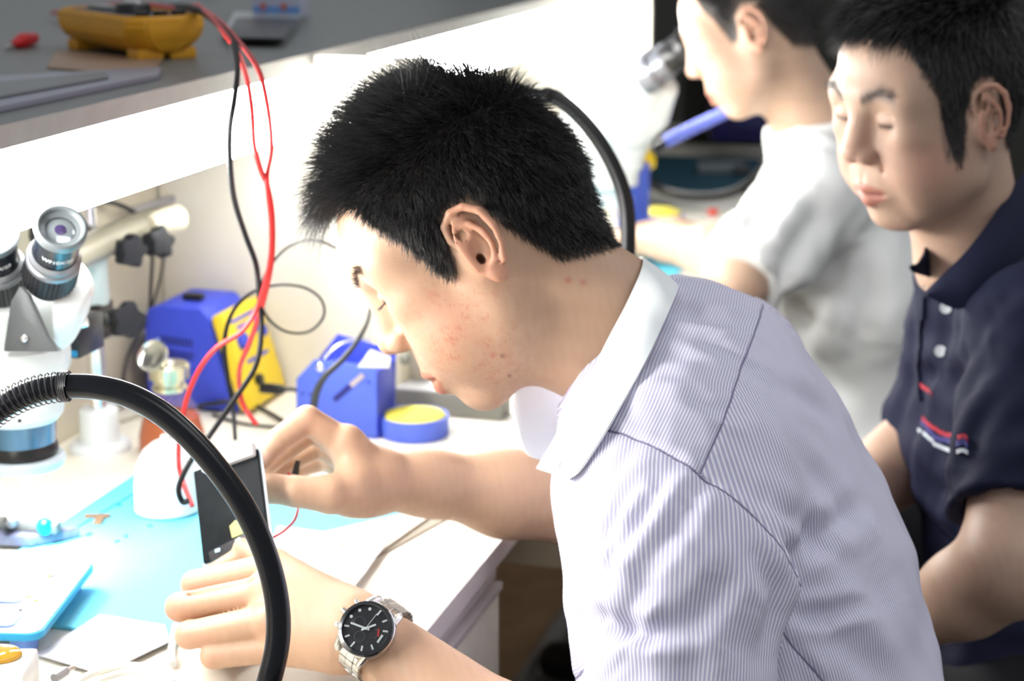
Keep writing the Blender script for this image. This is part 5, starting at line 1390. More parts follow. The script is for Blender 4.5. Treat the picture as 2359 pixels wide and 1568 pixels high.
# pinstripe shirt
shirtM = cloth_mat('pinstripe_cotton', (.47, .45, .61), (.76, .76, .84), .0022)
whiteC = cloth_mat('white_collar_cotton', (.80, .83, .84))
def build_shirt():
    ops = []
    sp = [P(1575, 890, 1.49), P(1655, 1080, 1.475), P(1745, 1370, 1.46), P(1800, 1700, 1.44), P(1810, 1880, 1.44)]
    rr = [.078, .096, .116, .122, .125]
    for i in range(4): ops.append(('u', fC(sp[i], sp[i + 1], rr[i], rr[i + 1]), .05 if i else 0))
    ops.append(('u', fC(sp[1] + LAT1 * .07, sp[2] + LAT1 * .06, .085, .098), .05))
    ops.append(('u', fC(sp[1] - LAT1 * .07, sp[2] - LAT1 * .06, .085, .098), .05))
    ops.append(('u', fE(P(1500, 1130, 1.45), (.072, .078, .085)), .05))
    ops.append(('u', fE(P(1560, 1430, 1.42), (.078, .080, .12)), .05))
    # shoulders, base of the neck
    ops.append(('u', fC(P(1525, 872, 1.49), P(1600, 950, 1.46), .076, .080), .04))
    ops.append(('u', fC(P(1600, 880, 1.50), P(1672, 860, 1.65), .062, .066), .04))
    ops.append(('u', fC(P(1672, 860, 1.65), P(1580, 980, 1.69), .066, .062), .03))
    ops.append(('u', fC(P(1580, 980, 1.69), P(1455, 1120, 1.70), .062, .060), .03))
    ops.append(('u', fC(P(1590, 960, 1.46), P(1560, 1130, 1.335), .080, .076), .05))
    nb = len(ops)
    ops.append(('u', fC(P(1560, 1130, 1.335), P(1585, 1330, 1.275), .078, .0685), .03))
    ops.append(('u', fC(P(1585, 1330, 1.275), P(1560, 1640, 1.245), .0685, .062), .02))
    ops.append(('u', fC(P(1560, 1640, 1.245), P(1545, 1850, 1.25), .062, .060), .02))
    # rolled cuff of the sleeve
    for q in ((1468, 1440, 1.20, .012),): pass
    # neck opening
    ops.append(('s', fC(P(1300, 690, 1.48), P(1440, 800, 1.487), .066, .064), .01))
    allp = np.array([P(1250, 1000, 1.5), P(1500, 600, 1.6), P(2250, 1900, 1.4), P(1560, 1900, 1.05), P(1400, 600, 1.9), P(2100, 800, 1.7), P(1400, 1500, 1.25), P(2200, 1500, 1.7)])
    V, Fq = sdf_mesh(ops, allp.min(0) - .05, allp.max(0) + .05, .0032)
    V = relax(V, Fq, 2, .5); N = vnormals(V, Fq)
    # armhole and yoke seams
    S_ = lambda x, y: P(x, y, surf_t(V, x, y))
    A, B_, Cc = S_(1395, 1130), S_(1530, 1037), S_(1812, 1285)
    arm_a, arm_b = P(1560, 1130, 1.335), P(1545, 1850, 1.24)
    ax = arm_b - arm_a; ax /= np.linalg.norm(ax)
    A = B_; e_ = (Cc - B_) / np.linalg.norm(Cc - B_); pn = ax * .8 - CF * .2 - CR * .45; pn -= e_ * (pn @ e_); pn /= np.linalg.norm(pn)
    def arm_d(Q):
        h = (Q - arm_a) @ ax; return np.linalg.norm(Q - arm_a - h[:, None] * ax, axis=1), h
    su = P(1585, 865, 1.49) - P(1790, 1500, 1.45); su /= np.linalg.norm(su)
    y1_, y2_ = S_(1750, 745), S_(1630, 1060); ym = S_(1690, 900)
    vn = vnormals(V, Fq)[np.argmin(np.linalg.norm(V - ym, axis=1))]
    yn = np.cross(y2_ - y1_, vn); yn /= np.linalg.norm(yn)
    if (P(1520, 850, 1.45) - ym) @ yn < 0: yn = -yn
    yp = (y1_ + y2_) / 2 * .5 + ym * .5
    folds = [
        ([(1822, 1302), (1880, 1240), (1940, 1195), (1998, 1160)], .009, .0065),
        ([(1835, 1410), (1910, 1405), (2005, 1392)], .006, .005),
        ([(1640, 1075), (1740, 1130), (1850, 1205), (1960, 1290)], .010, .0045),
        ([(1765, 1180), (1830, 1260), (1850, 1330)], .010, .005),
        ([(1545, 1060), (1500, 1140), (1460, 1200), (1400, 1290)], .008, .006),
        ([(1470, 1090), (1420, 1170), (1385, 1250)], .007, .005),
        ([(1620, 1080), (1560, 1180), (1510, 1250), (1430, 1370)], .008, .0055),
        ([(1700, 1300), (1620, 1400), (1500, 1445), (1400, 1425)], .009, .0055),
        ([(1740, 1240), (1790, 1330), (1800, 1400), (1770, 1500)], .010, .006),
        ([(1372, 1425), (1450, 1450), (1530, 1452)], .006, .006),
        ([(1490, 1330), (1450, 1400), (1410, 1470)], .007, .004),
        ([(1345, 1290), (1372, 1325), (1400, 1335)], .007, .008),
        ([(1330, 1200), (1350, 1290)], .006, .004),
        ([(1600, 760), (1680, 800), (1740, 850)], .009, .004),
        ([(1600, 905), (1660, 930), (1720, 925)], .008, .0035),
        ([(1560, 700), (1640, 720), (1740, 730)], .009, .005),
        ([(1760, 870), (1850, 900), (1940, 960)], .010, .003),
        ([(1900, 1440), (1990, 1500), (2050, 1568)], .012, .004),
        ([(1960, 1230), (2030, 1320), (2060, 1420)], .014, .004),
        ([(1600, 1450), (1590, 1520), (1610, 1600)], .010, .003),
        ([(1850, 1050), (1930, 1130), (2010, 1250)], .012, .0035),
    ]
    V = do_folds(V, N, folds)
    # fine puckers running off the seams
    dy = (V - yp) @ yn
    d_arm, h_arm = arm_d(V)
    pl_ = (V - A) @ pn
    u_ = V @ LAT1
    N = vnormals(V, Fq)
    pucker = np.sin(u_ * 420 + 3 * hash_noise(V, 25, 4)) * np.exp(-np.abs(dy) / .018) * .0007 + hash_noise(V, 32, 9) * .0014 + hash_noise(V, 75, 12) * .0004
    isarm = (d_arm < .115) & (h_arm > -.08)
    pucker += np.sin(np.arctan2((V - arm_a) @ LAT1, (V - arm_a) @ CR) * 26) * np.exp(-np.abs(pl_ - .02) / .02) * .0008 * isarm
    V = V + N * pucker[:, None]
    # seam grooves
    dsa = np.where(isarm, np.abs(pl_), 9)
    dsy = np.where(~isarm | (pl_ < 0), np.abs(dy), 9)
    N = vnormals(V, Fq)
    V = V - N * (.0012 * np.exp(-(dsa / .0022) ** 2) + .0010 * np.exp(-(dsy / .002) ** 2))[:, None]
    V = V + N * (.0010 * smooth(-pl_, 0, .002) * smooth(pl_, -.012, -.006) * isarm)[:, None]
    # panels
    cen = V[Fq].mean(1)
    da, ha = arm_d(cen)
    dA = np.minimum.reduce([op[1](cen) for op in ops[nb:nb + 3]]); dB = np.minimum.reduce([op[1](cen) for op in ops[:nb - 1]])
    sleeve = ((cen - A) @ pn > 0) & (dA < dB + .010) & (ha > -.06)
    yoke = ((cen - yp) @ yn > 0) & ~sleeve
    x1 = CR - ax * (CR @ ax); x1 /= np.linalg.norm(x1); y1 = np.cross(ax, x1)
    q = V - arm_a; ang = np.arctan2(q @ y1, q @ x1); u_s = ang * .068 * 1.0
    spc, spd = P(1640, 1000, 1.475), -su
    q = V - spc; qa = q @ spd; q2 = q - qa[:, None] * spd
    f1 = LAT1 - spd * (LAT1 @ spd); f1 /= np.linalg.norm(f1); f2 = np.cross(spd, f1)
    u_b = np.arctan2(q2 @ f1, -(q2 @ f2)) * .135
    u_y = V @ (CR * .88 - CU * .47)
    pl2 = (V - A) @ pn; dy2 = (V - yp) @ yn; use_a = dsa[Fq].mean(1) < dsy[Fq].mean(1)
    pl2 = np.where(isarm, pl2, .05); dy2 = np.where(~isarm | (pl2 < 0), dy2, .05)
    uv = np.zeros((len(Fq), 4, 2))
    for k in range(4):
        vi = Fq[:, k]
        uv[:, k, 0] = np.where(sleeve, u_s[vi], np.where(yoke, u_y[vi], u_b[vi]))
        uv[:, k, 1] = np.where(use_a, pl2[vi], dy2[vi])
    # faces across the wrap of an angle
    sp_ = np.ptp(uv[:, :, 0], axis=1); bad = sp_ > .05
    uv[bad, :, 0] = uv[bad, :1, 0]
    names = (('shirt', ~sleeve & ~yoke), ('sleeve', sleeve), ('yoke', yoke))
    root = None
    for nm, msk in names:
        fs = Fq[msk]; used, inv = np.unique(fs, return_inverse=True)
        ob = np_mesh(nm, V[used], inv.reshape(-1, 4), shirtM, p1 if root is None else root, uv=uv[msk].reshape(-1, 2))
        if root is None: root = ob
    return root, V, Fq
shirt1, _SV, _SF = build_shirt()
def collar():
    top = [(1380, 640, 1.63), (1452, 600, 1.585), (1484, 598, 1.53), (1447, 690, 1.445), (1400, 780, 1.413), (1345, 890, 1.395), (1303, 960, 1.385), (1264, 1030, 1.38), (1236, 1078, 1.38)]
    bot = [(1470, 690, 1.66), (1545, 650, 1.60), (1562, 662, 1.52), (1528, 745, 1.425), (1482, 840, 1.385), (1425, 940, 1.362), (1374, 1025, 1.355), (1335, 1080, 1.358), (1308, 1100, 1.362)]
    top = top[:2] + [(x, y, min(surf_t(_V, x + 6, y + 6), surf_t(_SV, x + 6, y + 6)) - .010) for x, y, t in top[2:]]
    bot = bot[:2] + [(x, y, surf_t(_SV, x, y) - .006) for x, y, t in bot[2:]]
    tp_ = catmull([P(*q) for q in top], 6); bt = catmull([P(*q) for q in bot], 6)
    g = []
    for a, b in zip(tp_, bt):
        row = []
        for v in np.linspace(0, 1, 12):
            row.append(a * (1 - v) + b * v - CF * (.006 * math.sin(math.pi * v)))
        g.append(row)
    g = np.array(g); g += (np.sin(np.arange(len(g)) * .7) * .0006)[:, None, None] * CF
    MB().sheet(g, .0016).build('collar', whiteC, shirt1)
    # inner band against the neck
    inner = [[a * (1 - v) + (a * .35 + b * .65) * v + CF * .010 * (v + .12) for v in np.linspace(0, 1, 5)] for a, b in zip(tp_, bt)]
    MB().sheet(inner, .0012).build('collar_band', whiteC, shirt1)
    # far leaf, seen beyond the throat
    top = [(1400, 900, 1.60), (1330, 905, 1.59), (1270, 872, 1.575), (1222, 864, 1.56), (1192, 880, 1.55), (1180, 930, 1.545)]
    bot = [(1420, 1080, 1.58), (1340, 1080, 1.56), (1290, 1070, 1.55), (1250, 1060, 1.545), (1215, 1045, 1.54), (1200, 1010, 1.54)]
    tp_ = catmull([P(*q) for q in top], 6); bt = catmull([P(*q) for q in bot], 6)
    MB().sheet([[a * (1 - v) + b * v for v in np.linspace(0, 1, 10)] for a, b in zip(tp_, bt)], .0016).build('collar_leaf', whiteC, shirt1)
collar()
trouserM = cloth_mat('dark_trouser_cloth', (.005, .005, .008)); shoeM = mat('shoe_black', (.02, .02, .02), .4)
hip1 = P(1835, 1870, 1.43)
legs(p1, hip1 + np.array((0, 0, -.02)), (-.5, .86, 0), (.86, .5, 0), 0.0, trouserM, shoeM, thigh=.26, drop=.02)
stool(hip1 + np.array((.02, 0, -.02)), 'round stool under the person in the pinstripe shirt')

# ------------------------------------------------------------------ wristwatch
def watch():
    wa = P(1180, 1720, 1.335) - P(838, 1458, 1.385); wa /= np.linalg.norm(wa)
    n = -CF * .95 + CU * .28; n -= wa * (n @ wa); n /= np.linalg.norm(n)
    c = P(870, 1477, 1.381) + n * .0385
    w = thing('wristwatch', 'steel chronograph wristwatch with a black dial on the near wrist', 'watch', c)
    # dial plane: faces the room, tipped up
    # twelve o'clock lies towards the upper right
    up = CU * .80 + CR * .58; up -= n * (up @ n); up /= np.linalg.norm(up)
    rt = np.cross(up, n)
    R = np.stack([rt, up, n], 1)
    def T(x, y, z): return c + R @ np.array((x, y, z))
    MB().lathe(c, [(0, -.009), (.0195, -.009), (.0212, -.007), (.0215, -.001), (.0205, .001), (0, .001)], n, 56, m=steel).build('case', None, w)
    MB().lathe(c, [(.0208, .0), (.0212, .0015), (.0205, .0032), (.0182, .0038), (.0174, .0030), (.0174, .0012)], n, 64).build('bezel', mat('black_bezel', (.02, .021, .024), .15, .3, coat=.4), w)
    MB().lathe(c, [(.0215, -.0012), (.0217, .0), (.0210, .0014)], n, 56).build('bezel_rim', steel, w)
    dl = MB().lathe(c, [(0, .0013), (.0176, .0013), (.0176, .0008), (0, .0008)], n, 56).build('dial', mat('dial_black', (.008, .009, .014), .3), w)
    wm = mat('lume_white', (.62, .68, .68), .4)
    for k in range(12):
        a = math.radians(90 - 30 * k); L = .0036 if k % 3 else .0044
        if k == 3: continue
        p = T(.0148 * math.cos(a), .0148 * math.sin(a), .0017); d = R @ np.array((math.cos(a), math.sin(a), 0))
        if k in (9, 10, 11): MB().cyl(p, p + n * .0004, .0012, None, 14).build('hour_marker', wm, dl)
        else: MB().box(p, (L, .0013, .0005), axes(d, n)).build('hour_marker', wm, dl)
    for (x, y, r) in ((-.007, .001, .0042), (.0, -.0075, .0042), (.0075, .001, .0035)):
        MB().lathe(T(x, y, .0014), [(r, 0), (r, .0004), (r - .0005, .0004), (r - .0005, 0)], n, 28).build('subdial', mat('subdial_grey', (.06, .065, .08), .3, .4), dl)
    def handm(ang, L, wdt, m_, nm, tail=.003, z=.0023):
        a = math.radians(90 - ang); d = R @ np.array((math.cos(a), math.sin(a), 0))
        p0 = T(0, 0, z)
        MB().box(p0 + d * (L - tail) / 2, (L + tail, wdt, .0004), axes(d, n), .0001).build(nm, m_, w)
    # the two hands as the photo shows them
    handm(252, .0125, .0014, wm, 'minute_hand')
    handm(32, .0080, .0015, wm, 'hour_hand', .0035, .0027)
    handm(358, .0135, .0004, wm, 'second_hand', .0, .0030)
    MB().cyl(T(0, 0, .0012), T(0, 0, .0034), .0010, None, 12).build('hand_boss', wm, w)
    MB().box(T(.0095, .0035, .0018), (.0058, .0014, .0004), R @ rotz(-.9)).build('red_mark', mat('dial_red', (.35, .01, .01), .4), dl)
    MB().box(T(.0135, .0008, .0018), (.0016, .0066, .0004), R @ rotz(.1)).build('white_scale', wm, dl)
    MB().lathe(c, [(0, .0037), (.0170, .0035), (.0174, .0030)], n, 48).build('crystal', mat('watch_glass', (1, 1, 1), .02, trans=1.0, ior=1.2), w)
    # crown and pushers on the left
    for a, L, r in ((180, .0040, .0026), (152, .0036, .0022), (208, .0036, .0022)):
        d = R @ np.array((math.cos(math.radians(a)), math.sin(math.radians(a)), 0))
        b0 = c + d * .020 - n * .003
        MB().cyl(b0, b0 + d * (L + .0015), r, r * .92, 18, .0004).build('crown' if a == 180 else 'pusher', steel, w)
    # bracelet round the wrist
    axw = P(1180, 1720, 1.335) - P(838, 1458, 1.385); axw /= np.linalg.norm(axw)
    cen = c - n * .0345
    e1 = n - axw * (n @ axw); e1 /= np.linalg.norm(e1); e2 = np.cross(axw, e1)
    if e2 @ CU < 0: e2 = -e2
    sa = R[:, 0] * (1 if R[:, 0] @ axw > 0 else -1)
    for s in (1, -1):
        for q in (1, -1):
            MB().tube([T(q * .0125, s * .0150, -.002), T(q * .0115, s * .0215, -.0055), T(q * .0105, s * .0240, -.010)], [.0035, .003, .0022], 10).build('lug', steel, w)
    links = 22
    for k in range(links):
        a = math.radians(40 + 280 * (k + .5) / links)
        rr1, rr2 = .0345, .0300
        pos = cen + e1 * math.cos(a) * rr1 + e2 * math.sin(a) * rr2
        tang = -e1 * math.sin(a) * rr1 + e2 * math.cos(a) * rr2; tang /= np.linalg.norm(tang)
        nn = np.cross(tang, axw); nn /= np.linalg.norm(nn)
        RR = np.stack([axw, np.cross(nn, axw), nn], 1)
        lk = MB(); wd_ = .0108 - .0018 * abs(math.sin(a / 2))
        for q, ww in ((-1, wd_ * .62), (0, wd_ * .68), (1, wd_ * .62)):
            lk.box(pos + axw * q * wd_ * .66, (ww, .0062, .0032 if q else .0036), RR, .0006)
        lk.build('bracelet_link', steel, w)
watch()

# ------------------------------------------------------------------ the phone screen in the two hands
def phone():
    a, b, d_ = P(447, 1086, 1.55), P(594, 1034, 1.53), P(480, 1296, 1.514)
    ex = b - a; W = np.linalg.norm(ex); ex /= W; ey = d_ - a; ey -= ex * (ey @ ex); H = np.linalg.norm(ey); ey /= H
    n = np.cross(ex, ey); n = n if n @ CF < 0 else -n
    R = np.stack([ex, -ey, np.cross(ex, -ey)], 1); sg = 1 if R[:, 2] @ n > 0 else -1
    c = a + ex * W / 2 + ey * H / 2
    def T(x, y, z=0): return c + ex * x - ey * y + n * z
    ph = thing('phone_screen', 'black phone screen assembly held between the two hands', 'phone screen', c)
    MB().box(c, (W, H, .0035), R, .0015).build('display_panel', mat('panel_black', (.006, .008, .010), .6, spec=.15, noise=.4, nscale=50), ph)
    MB().box(T(0, 0, -.0026), (W + .004, H + .004, .0016), R, .0007).build('glass_edge', mat('pale_glass_edge', (.6, .72, .78), .2), ph)
    MB().box(T(.005, H / 2 - .0005, .003), (W * .80, .012, .009), R, .002).build('foam_strip', mat('foam_white', (.75, .78, .80), .6), ph)
    MB().prism([(-.006, -.006), (.0055, -.007), (.0065, .0045), (.001, .0075), (-.0055, .005)], .0008, T(.004, -H * .26, .0023), R @ rotz(.15) if sg > 0 else R, 0).build('gold_chip', mat('chip_gold', (.42, .40, .14), .5), ph)
    fl = MB().box(T(.002, -H * .42, .0035), (W * .8, .009, .003), R @ rotz(.15), .001).build('flex_cable', mat('flex_black', (.03, .03, .035), .3), ph)
    for k, (x, m_) in enumerate(((-.014, mat('comp_blue', (.4, .6, .75), .3)), (.006, steel), (.016, mat('comp_red', (.55, .04, .04), .4)))):
        MB().box(T(x, -H * .41 + x * .15, .0055), (.005, .003, .002), R, .0004).build('component', m_, fl)
phone()
lead('red_wire', [P(640, 1062, 1.62), P(655, 1080, 1.62), P(672, 1100, 1.62), P(684, 1125, 1.62), P(688, 1160, 1.60), P(680, 1195, 1.58), P(655, 1222, 1.56), P(625, 1240, 1.54)], .0013, red_wire2, 'thin red wire curling from the far thumb down to the mat', 'wire')
solo('probe_tip', MB().tube([P(686, 1060, 1.60), P(680, 1092, 1.60)], [.0022, .0034], 10, smooth=False), black_plastic, 'small black probe tip showing inside the far hand', 'probe')
lead('black_wire', [P(640, 1270, 1.50), P(680, 1292, 1.48), P(730, 1330, 1.47)], .0013, bw, 'thin black wire leaving the near fist towards the wrist', 'wire')
# ------------------------------------------------------------------ the man in the navy polo shirt
skinN = skin_mat('skin_navy_man')
R3, o3 = cam_frame((-.861, -.365, -.381), (.47, -.231, -.84), (-.046, .957, -.288), (.419, .2255, 1.825))
p3 = thing('person', 'young person in a navy polo shirt with white buttons, watching from the right', 'person', P(2500, 1700, 1.9) * (1, 1, 0))
LAT3 = CR * .16 - CF * .98 - CU * .05; LAT3 /= np.linalg.norm(LAT3)
polo = cloth_mat('navy_pique', (.008, .010, .030), rough=.8)
def build_p3():
    ops = head_ops(R3, o3, mouth=.0026, nose=1.15)
    W = lambda x, y, z: o3 + R3 @ np.array((x, y, z), float)
    # fuller lips and cheeks of the younger face
    ops.append(('s', fC(W(.097, 0, -.0600), W(.0800, .024, -.0588), .0020, .0012), .002)); ops.append(('s', fC(W(.097, 0, -.0600), W(.0800, -.024, -.0588), .0020, .0012), .002))
    ops.append(('u', fC(W(-.022, 0, -.035), P(2240, 600, 1.90), .055, .057), .03))
    ops.append(('u', fC(P(2240, 600, 1.90), P(2290, 740, 1.94), .057, .048), .012))
    sp = [P(2300, 790, 1.95), P(2335, 1050, 1.96), P(2400, 1500, 1.96)]
    for i in range(2): ops.append(('u', fC(sp[i], sp[i + 1], (.05, .070)[i], (.070, .085)[i]), .015))
    sn = P(2385, 765, 1.79); sf = P(2282, 805, 2.08)
    ops.append(('u', fC(sp[0], sn, .048, .048), .015)); ops.append(('u', fC(sp[0], sf, .048, .046), .015))
    el, wr = P(2330, 1300, 1.68), P(2060, 1452, 1.80)
    ops.append(('u', fC(sn, el, .050, .0455), .03)); ops.append(('u', fC(el, P(2225, 1365, 1.72), .0455, .040), .02)); ops.append(('u', fC(P(2225, 1365, 1.72), wr, .040, .027), .02))
    el2, wr2 = P(2052, 1085, 2.02), P(1900, 1210, 1.90)
    ops.append(('u', fC(sf, el2, .047, .040), .03)); ops.append(('u', fC(el2, wr2, .040, .027), .02))
    # hands resting in front of him
    for w0, d in ((wr, np.array((-.72, -.35, -.10))), (wr2, np.array((-.70, -.3, -.25)))):
        d = d / np.linalg.norm(d); sd = np.cross(d, (0, 0, 1)); sd /= np.linalg.norm(sd); upv = np.cross(sd, d)
        for k in range(4):
            m0 = w0 + d * .085 + sd * (k - 1.5) * .020
            ops.append(('u', fC(w0 + d * .01, m0, .021, .0125), .014))
            chain(ops, [m0, m0 + d * .038 - upv * .006, m0 + d * .055 - upv * .024, m0 + d * .050 - upv * .042], [.0105, .0095, .0085, .0075], .003, .002)
        t0 = w0 + d * .03 - sd * .022
        chain(ops, [t0, t0 + d * .03 - sd * .018 - upv * .01, t0 + d * .062 - sd * .02 - upv * .018], [.014, .011, .009], .012, .003)
    pts = np.array([P(1850, 60, 1.85), P(2450, -20, 1.9), P(2600, 1500, 1.6), P(2400, 1500, 2.1), P(1800, 1300, 1.7), sn, sf])
    return body('body', ops, pts.min(0) - .12, pts.max(0) + .12, .0024, R3, o3, (.48, .32, .235), skinN, p3, sb=.034, brow=2.1)
ob3, V3, F3, N3, L3 = build_p3()
def hair3():
    pick = hair_roots(V3, N3, L3, 16000, 9, sb=.034)
    rg = np.random.default_rng(2)
    l = L3[pick] + rg.normal(size=(len(pick), 3)) * .001; n = N3[pick] @ R3
    kp = (rg.uniform(size=len(l)) < np.clip((l[:, 2] + .03) / .07, .12, 1)) | (l[:, 0] < .012); l = l[kp]; n = n[kp]
    x, y, z = l.T; top = smooth(z, .07, .12); front = smooth(x, .035, .07) * top; side = 1 - top
    zm = hair_zmin(x); edge = smooth(z - zm, 0, .035) * smooth(z, .0, .03)
    ln = .006 + .010 * edge * side + .026 * top + .012 * front
    d = n * (.55 + .25 * top)[:, None] + np.array((.7, 0, -.1)) * top[:, None] + np.array((.15, 0, -.9)) * side[:, None]
    bend = np.array((.3, 0, -.9)) * (side + .9 * front)[:, None] + np.array((.4, 0, -.3)) * top[:, None]
    strands('hair', l @ R3.T + o3, d @ R3.T, bend @ R3.T, ln, .00055, p3, hairM, 5, 13, .14, .20, 120)
    k = np.nonzero(front > .5)[0]; k = rg.choice(k, min(2200, len(k)), replace=False)
    d2 = n[k] * .35 + np.array((.8, 0, -.2)); b2 = np.tile(np.array((-.25, 0, -1.6)), (len(k), 1))
    strands('fringe', l[k] @ R3.T + o3, d2 @ R3.T, b2 @ R3.T, np.full(len(k), .036), .00055, p3, hairM, 6, 14, .14, .25, 140)
hair3()
brows(V3, N3, L3, R3, p3, .00026, .0034, 1)
def polo3():
    ops = []
    sp = [P(2325, 775, 1.95), P(2345, 1050, 1.95), P(2400, 1500, 1.95)]
    for i, (ra, rb) in enumerate(((.092, .098), (.098, .120))): ops.append(('u', fC(sp[i], sp[i + 1], ra, rb), .05))
    ops.append(('u', fC(sp[0] + LAT3 * .07, sp[1] + LAT3 * .06, .085, .092), .05)); ops.append(('u', fC(sp[0] - LAT3 * .07, sp[1] - LAT3 * .06, .085, .092), .05))
    sn = P(2385, 765, 1.79); sf = P(2282, 805, 2.08)
    ops.append(('u', fC(P(2238, 655, 1.92), sp[0], .062, .082), .02))
    ops.append(('u', fC(sp[0] - CU * -.03, sn, .070, .066), .04)); ops.append(('u', fC(sp[0] - CU * -.03, sf, .070, .064), .04))
    el = P(2330, 1300, 1.68); d = el - sn; L = np.linalg.norm(d); d /= L
    hem = sn + d * L * .80
    ops.append(('u', fC(sn, hem, .067, .065), .03))
    ops.append(('s', fB(hem + d * .10, (.1, .1, .1), axes(np.cross(d, LAT3), d), .002), .004))
    ops.append(('s', fC(hem - d * .025, hem + d * .05, .051, .051), .003))
    el2 = P(2052, 1085, 2.02); d2 = el2 - sf; L2 = np.linalg.norm(d2); d2 /= L2
    hem2 = sf + d2 * L2 * .62
    ops.append(('u', fC(sf, hem2, .062, .056), .03))
    o2 = []
    ops.append(('s', fC(P(2190, 440, 1.87), P(2205, 560, 1.87), .062, .052), .006))
    pts = np.array([P(2000, 500, 1.9), P(2700, 500, 1.7), P(2700, 1600, 1.9), P(2050, 1600, 2.1), sn, sf, hem])
    V, Fq = sdf_mesh(ops, pts.min(0) - .12, pts.max(0) + .14, .0045)
    V = relax(V, Fq, 2, .5); N = vnormals(V, Fq)
    V = V + N * (hash_noise(V, 22, 3) * .0028 + hash_noise(V, 55, 5) * .0010)[:, None]
    V = do_folds(V, vnormals(V, Fq), [([(2330, 640), (2240, 780), (2180, 900)], .012, .006), ([(2359, 700), (2270, 800), (2210, 920)], .012, .006), ([(2300, 900), (2240, 980), (2215, 1080)], .012, .005), ([(2100, 1180), (2150, 1240), (2200, 1270)], .014, .007), ([(2110, 870), (2150, 860)], .010, .005), ([(2120, 1120), (2190, 1150)], .012, .006)])
    rt = np_mesh('polo_shirt', V, Fq, polo, p3)
    # stripes across the chest: found on the cloth
    def band(line, w, m, nm, lift):
        pts = fold_pts(V, line); g = []
        for _ in range(3): pts[1:-1] = (pts[:-2] + pts[1:-1] * 2 + pts[2:]) / 4
        up = CU
        for q in pts: g.append([q - CF * lift + up * w * s - CF * .001 for s in (-1, -.3, .3, 1)])
        MB().sheet(g, .0012).build(nm, m, rt)
    red = mat('stripe_red', (.35, .01, .03), .7); bl = mat('stripe_blue', (.03, .03, .16), .7); wh = mat('stripe_white', (.5, .55, .6), .7)
    band([(2106, 962), (2135, 985), (2150, 998), (2180, 1000), (2216, 998)], .0022, red, 'red_stripe', .011)
    band([(2102, 972), (2133, 998), (2150, 1012), (2180, 1014), (2218, 1012)], .0028, bl, 'blue_stripe', .0105)
    band([(2098, 984), (2128, 1008), (2142, 1026), (2172, 1036), (2218, 1030)], .0019, wh, 'white_stripe', .011)
    band([(2098, 884), (2112, 894), (2126, 906)], .0022, red, 'red_stripe', .011)
    for q, r in (((2168, 718), .0062), ((2151, 808), .0060), ((2125, 645), .0042)):
        c = fold_pts(V, [q, q])[0] - CF * .0045
        MB().lathe(c, [(0, .0012), (r * .6, .0012), (r, .0020), (r, .0004), (0, 0)], -CF * .9 - CR * .35, 20).build('button', mat('button_white', (.72, .76, .78), .3), rt)
    # collar: near leaf down to the placket and far leaf
    def leaf(top, bot, nm):
        tp_ = catmull([P(*q) for q in top], 5); bt = catmull([P(*q) for q in bot], 5)
        g = [[a * (1 - v) + b * v - CF * (.008 * math.sin(math.pi * v)) for v in np.linspace(0, 1, 9)] for a, b in zip(tp_, bt)]
        MB().sheet(g, .0022).build(nm, polo, rt)
    leaf([(2420, 330, 1.93), (2359, 395, 1.86), (2310, 465, 1.825), (2260, 535, 1.80), (2215, 590, 1.79), (2178, 625, 1.79), (2130, 672, 1.795)],
         [(2460, 480, 1.93), (2395, 545, 1.83), (2345, 600, 1.795), (2300, 650, 1.78), (2250, 690, 1.775), (2205, 712, 1.78), (2134, 682, 1.785)], 'collar')
    leaf([(2215, 560, 1.93), (2165, 568, 1.90), (2138, 558, 1.87), (2128, 590, 1.85), (2110, 610, 1.84)],
         [(2180, 640, 1.90), (2150, 640, 1.88), (2118, 632, 1.85), (2100, 625, 1.835), (2094, 615, 1.83)], 'collar_leaf')
    # placket edge
    MB().sheet([[q - CF * .003 + CR * s for s in (-.0035, 0, .0035)] for q in fold_pts(V, [(2122, 690), (2112, 780), (2108, 850), (2112, 930)])], .0015).build('placket', polo, rt)
polo3()
h3 = P(2440, 1650, 1.95)
legs(p3, h3, (-1, .12, 0), (.12, 1, 0), 0.0, trouserM, shoeM, thigh=.36)
stool(h3, 'round stool under the person in the navy polo')

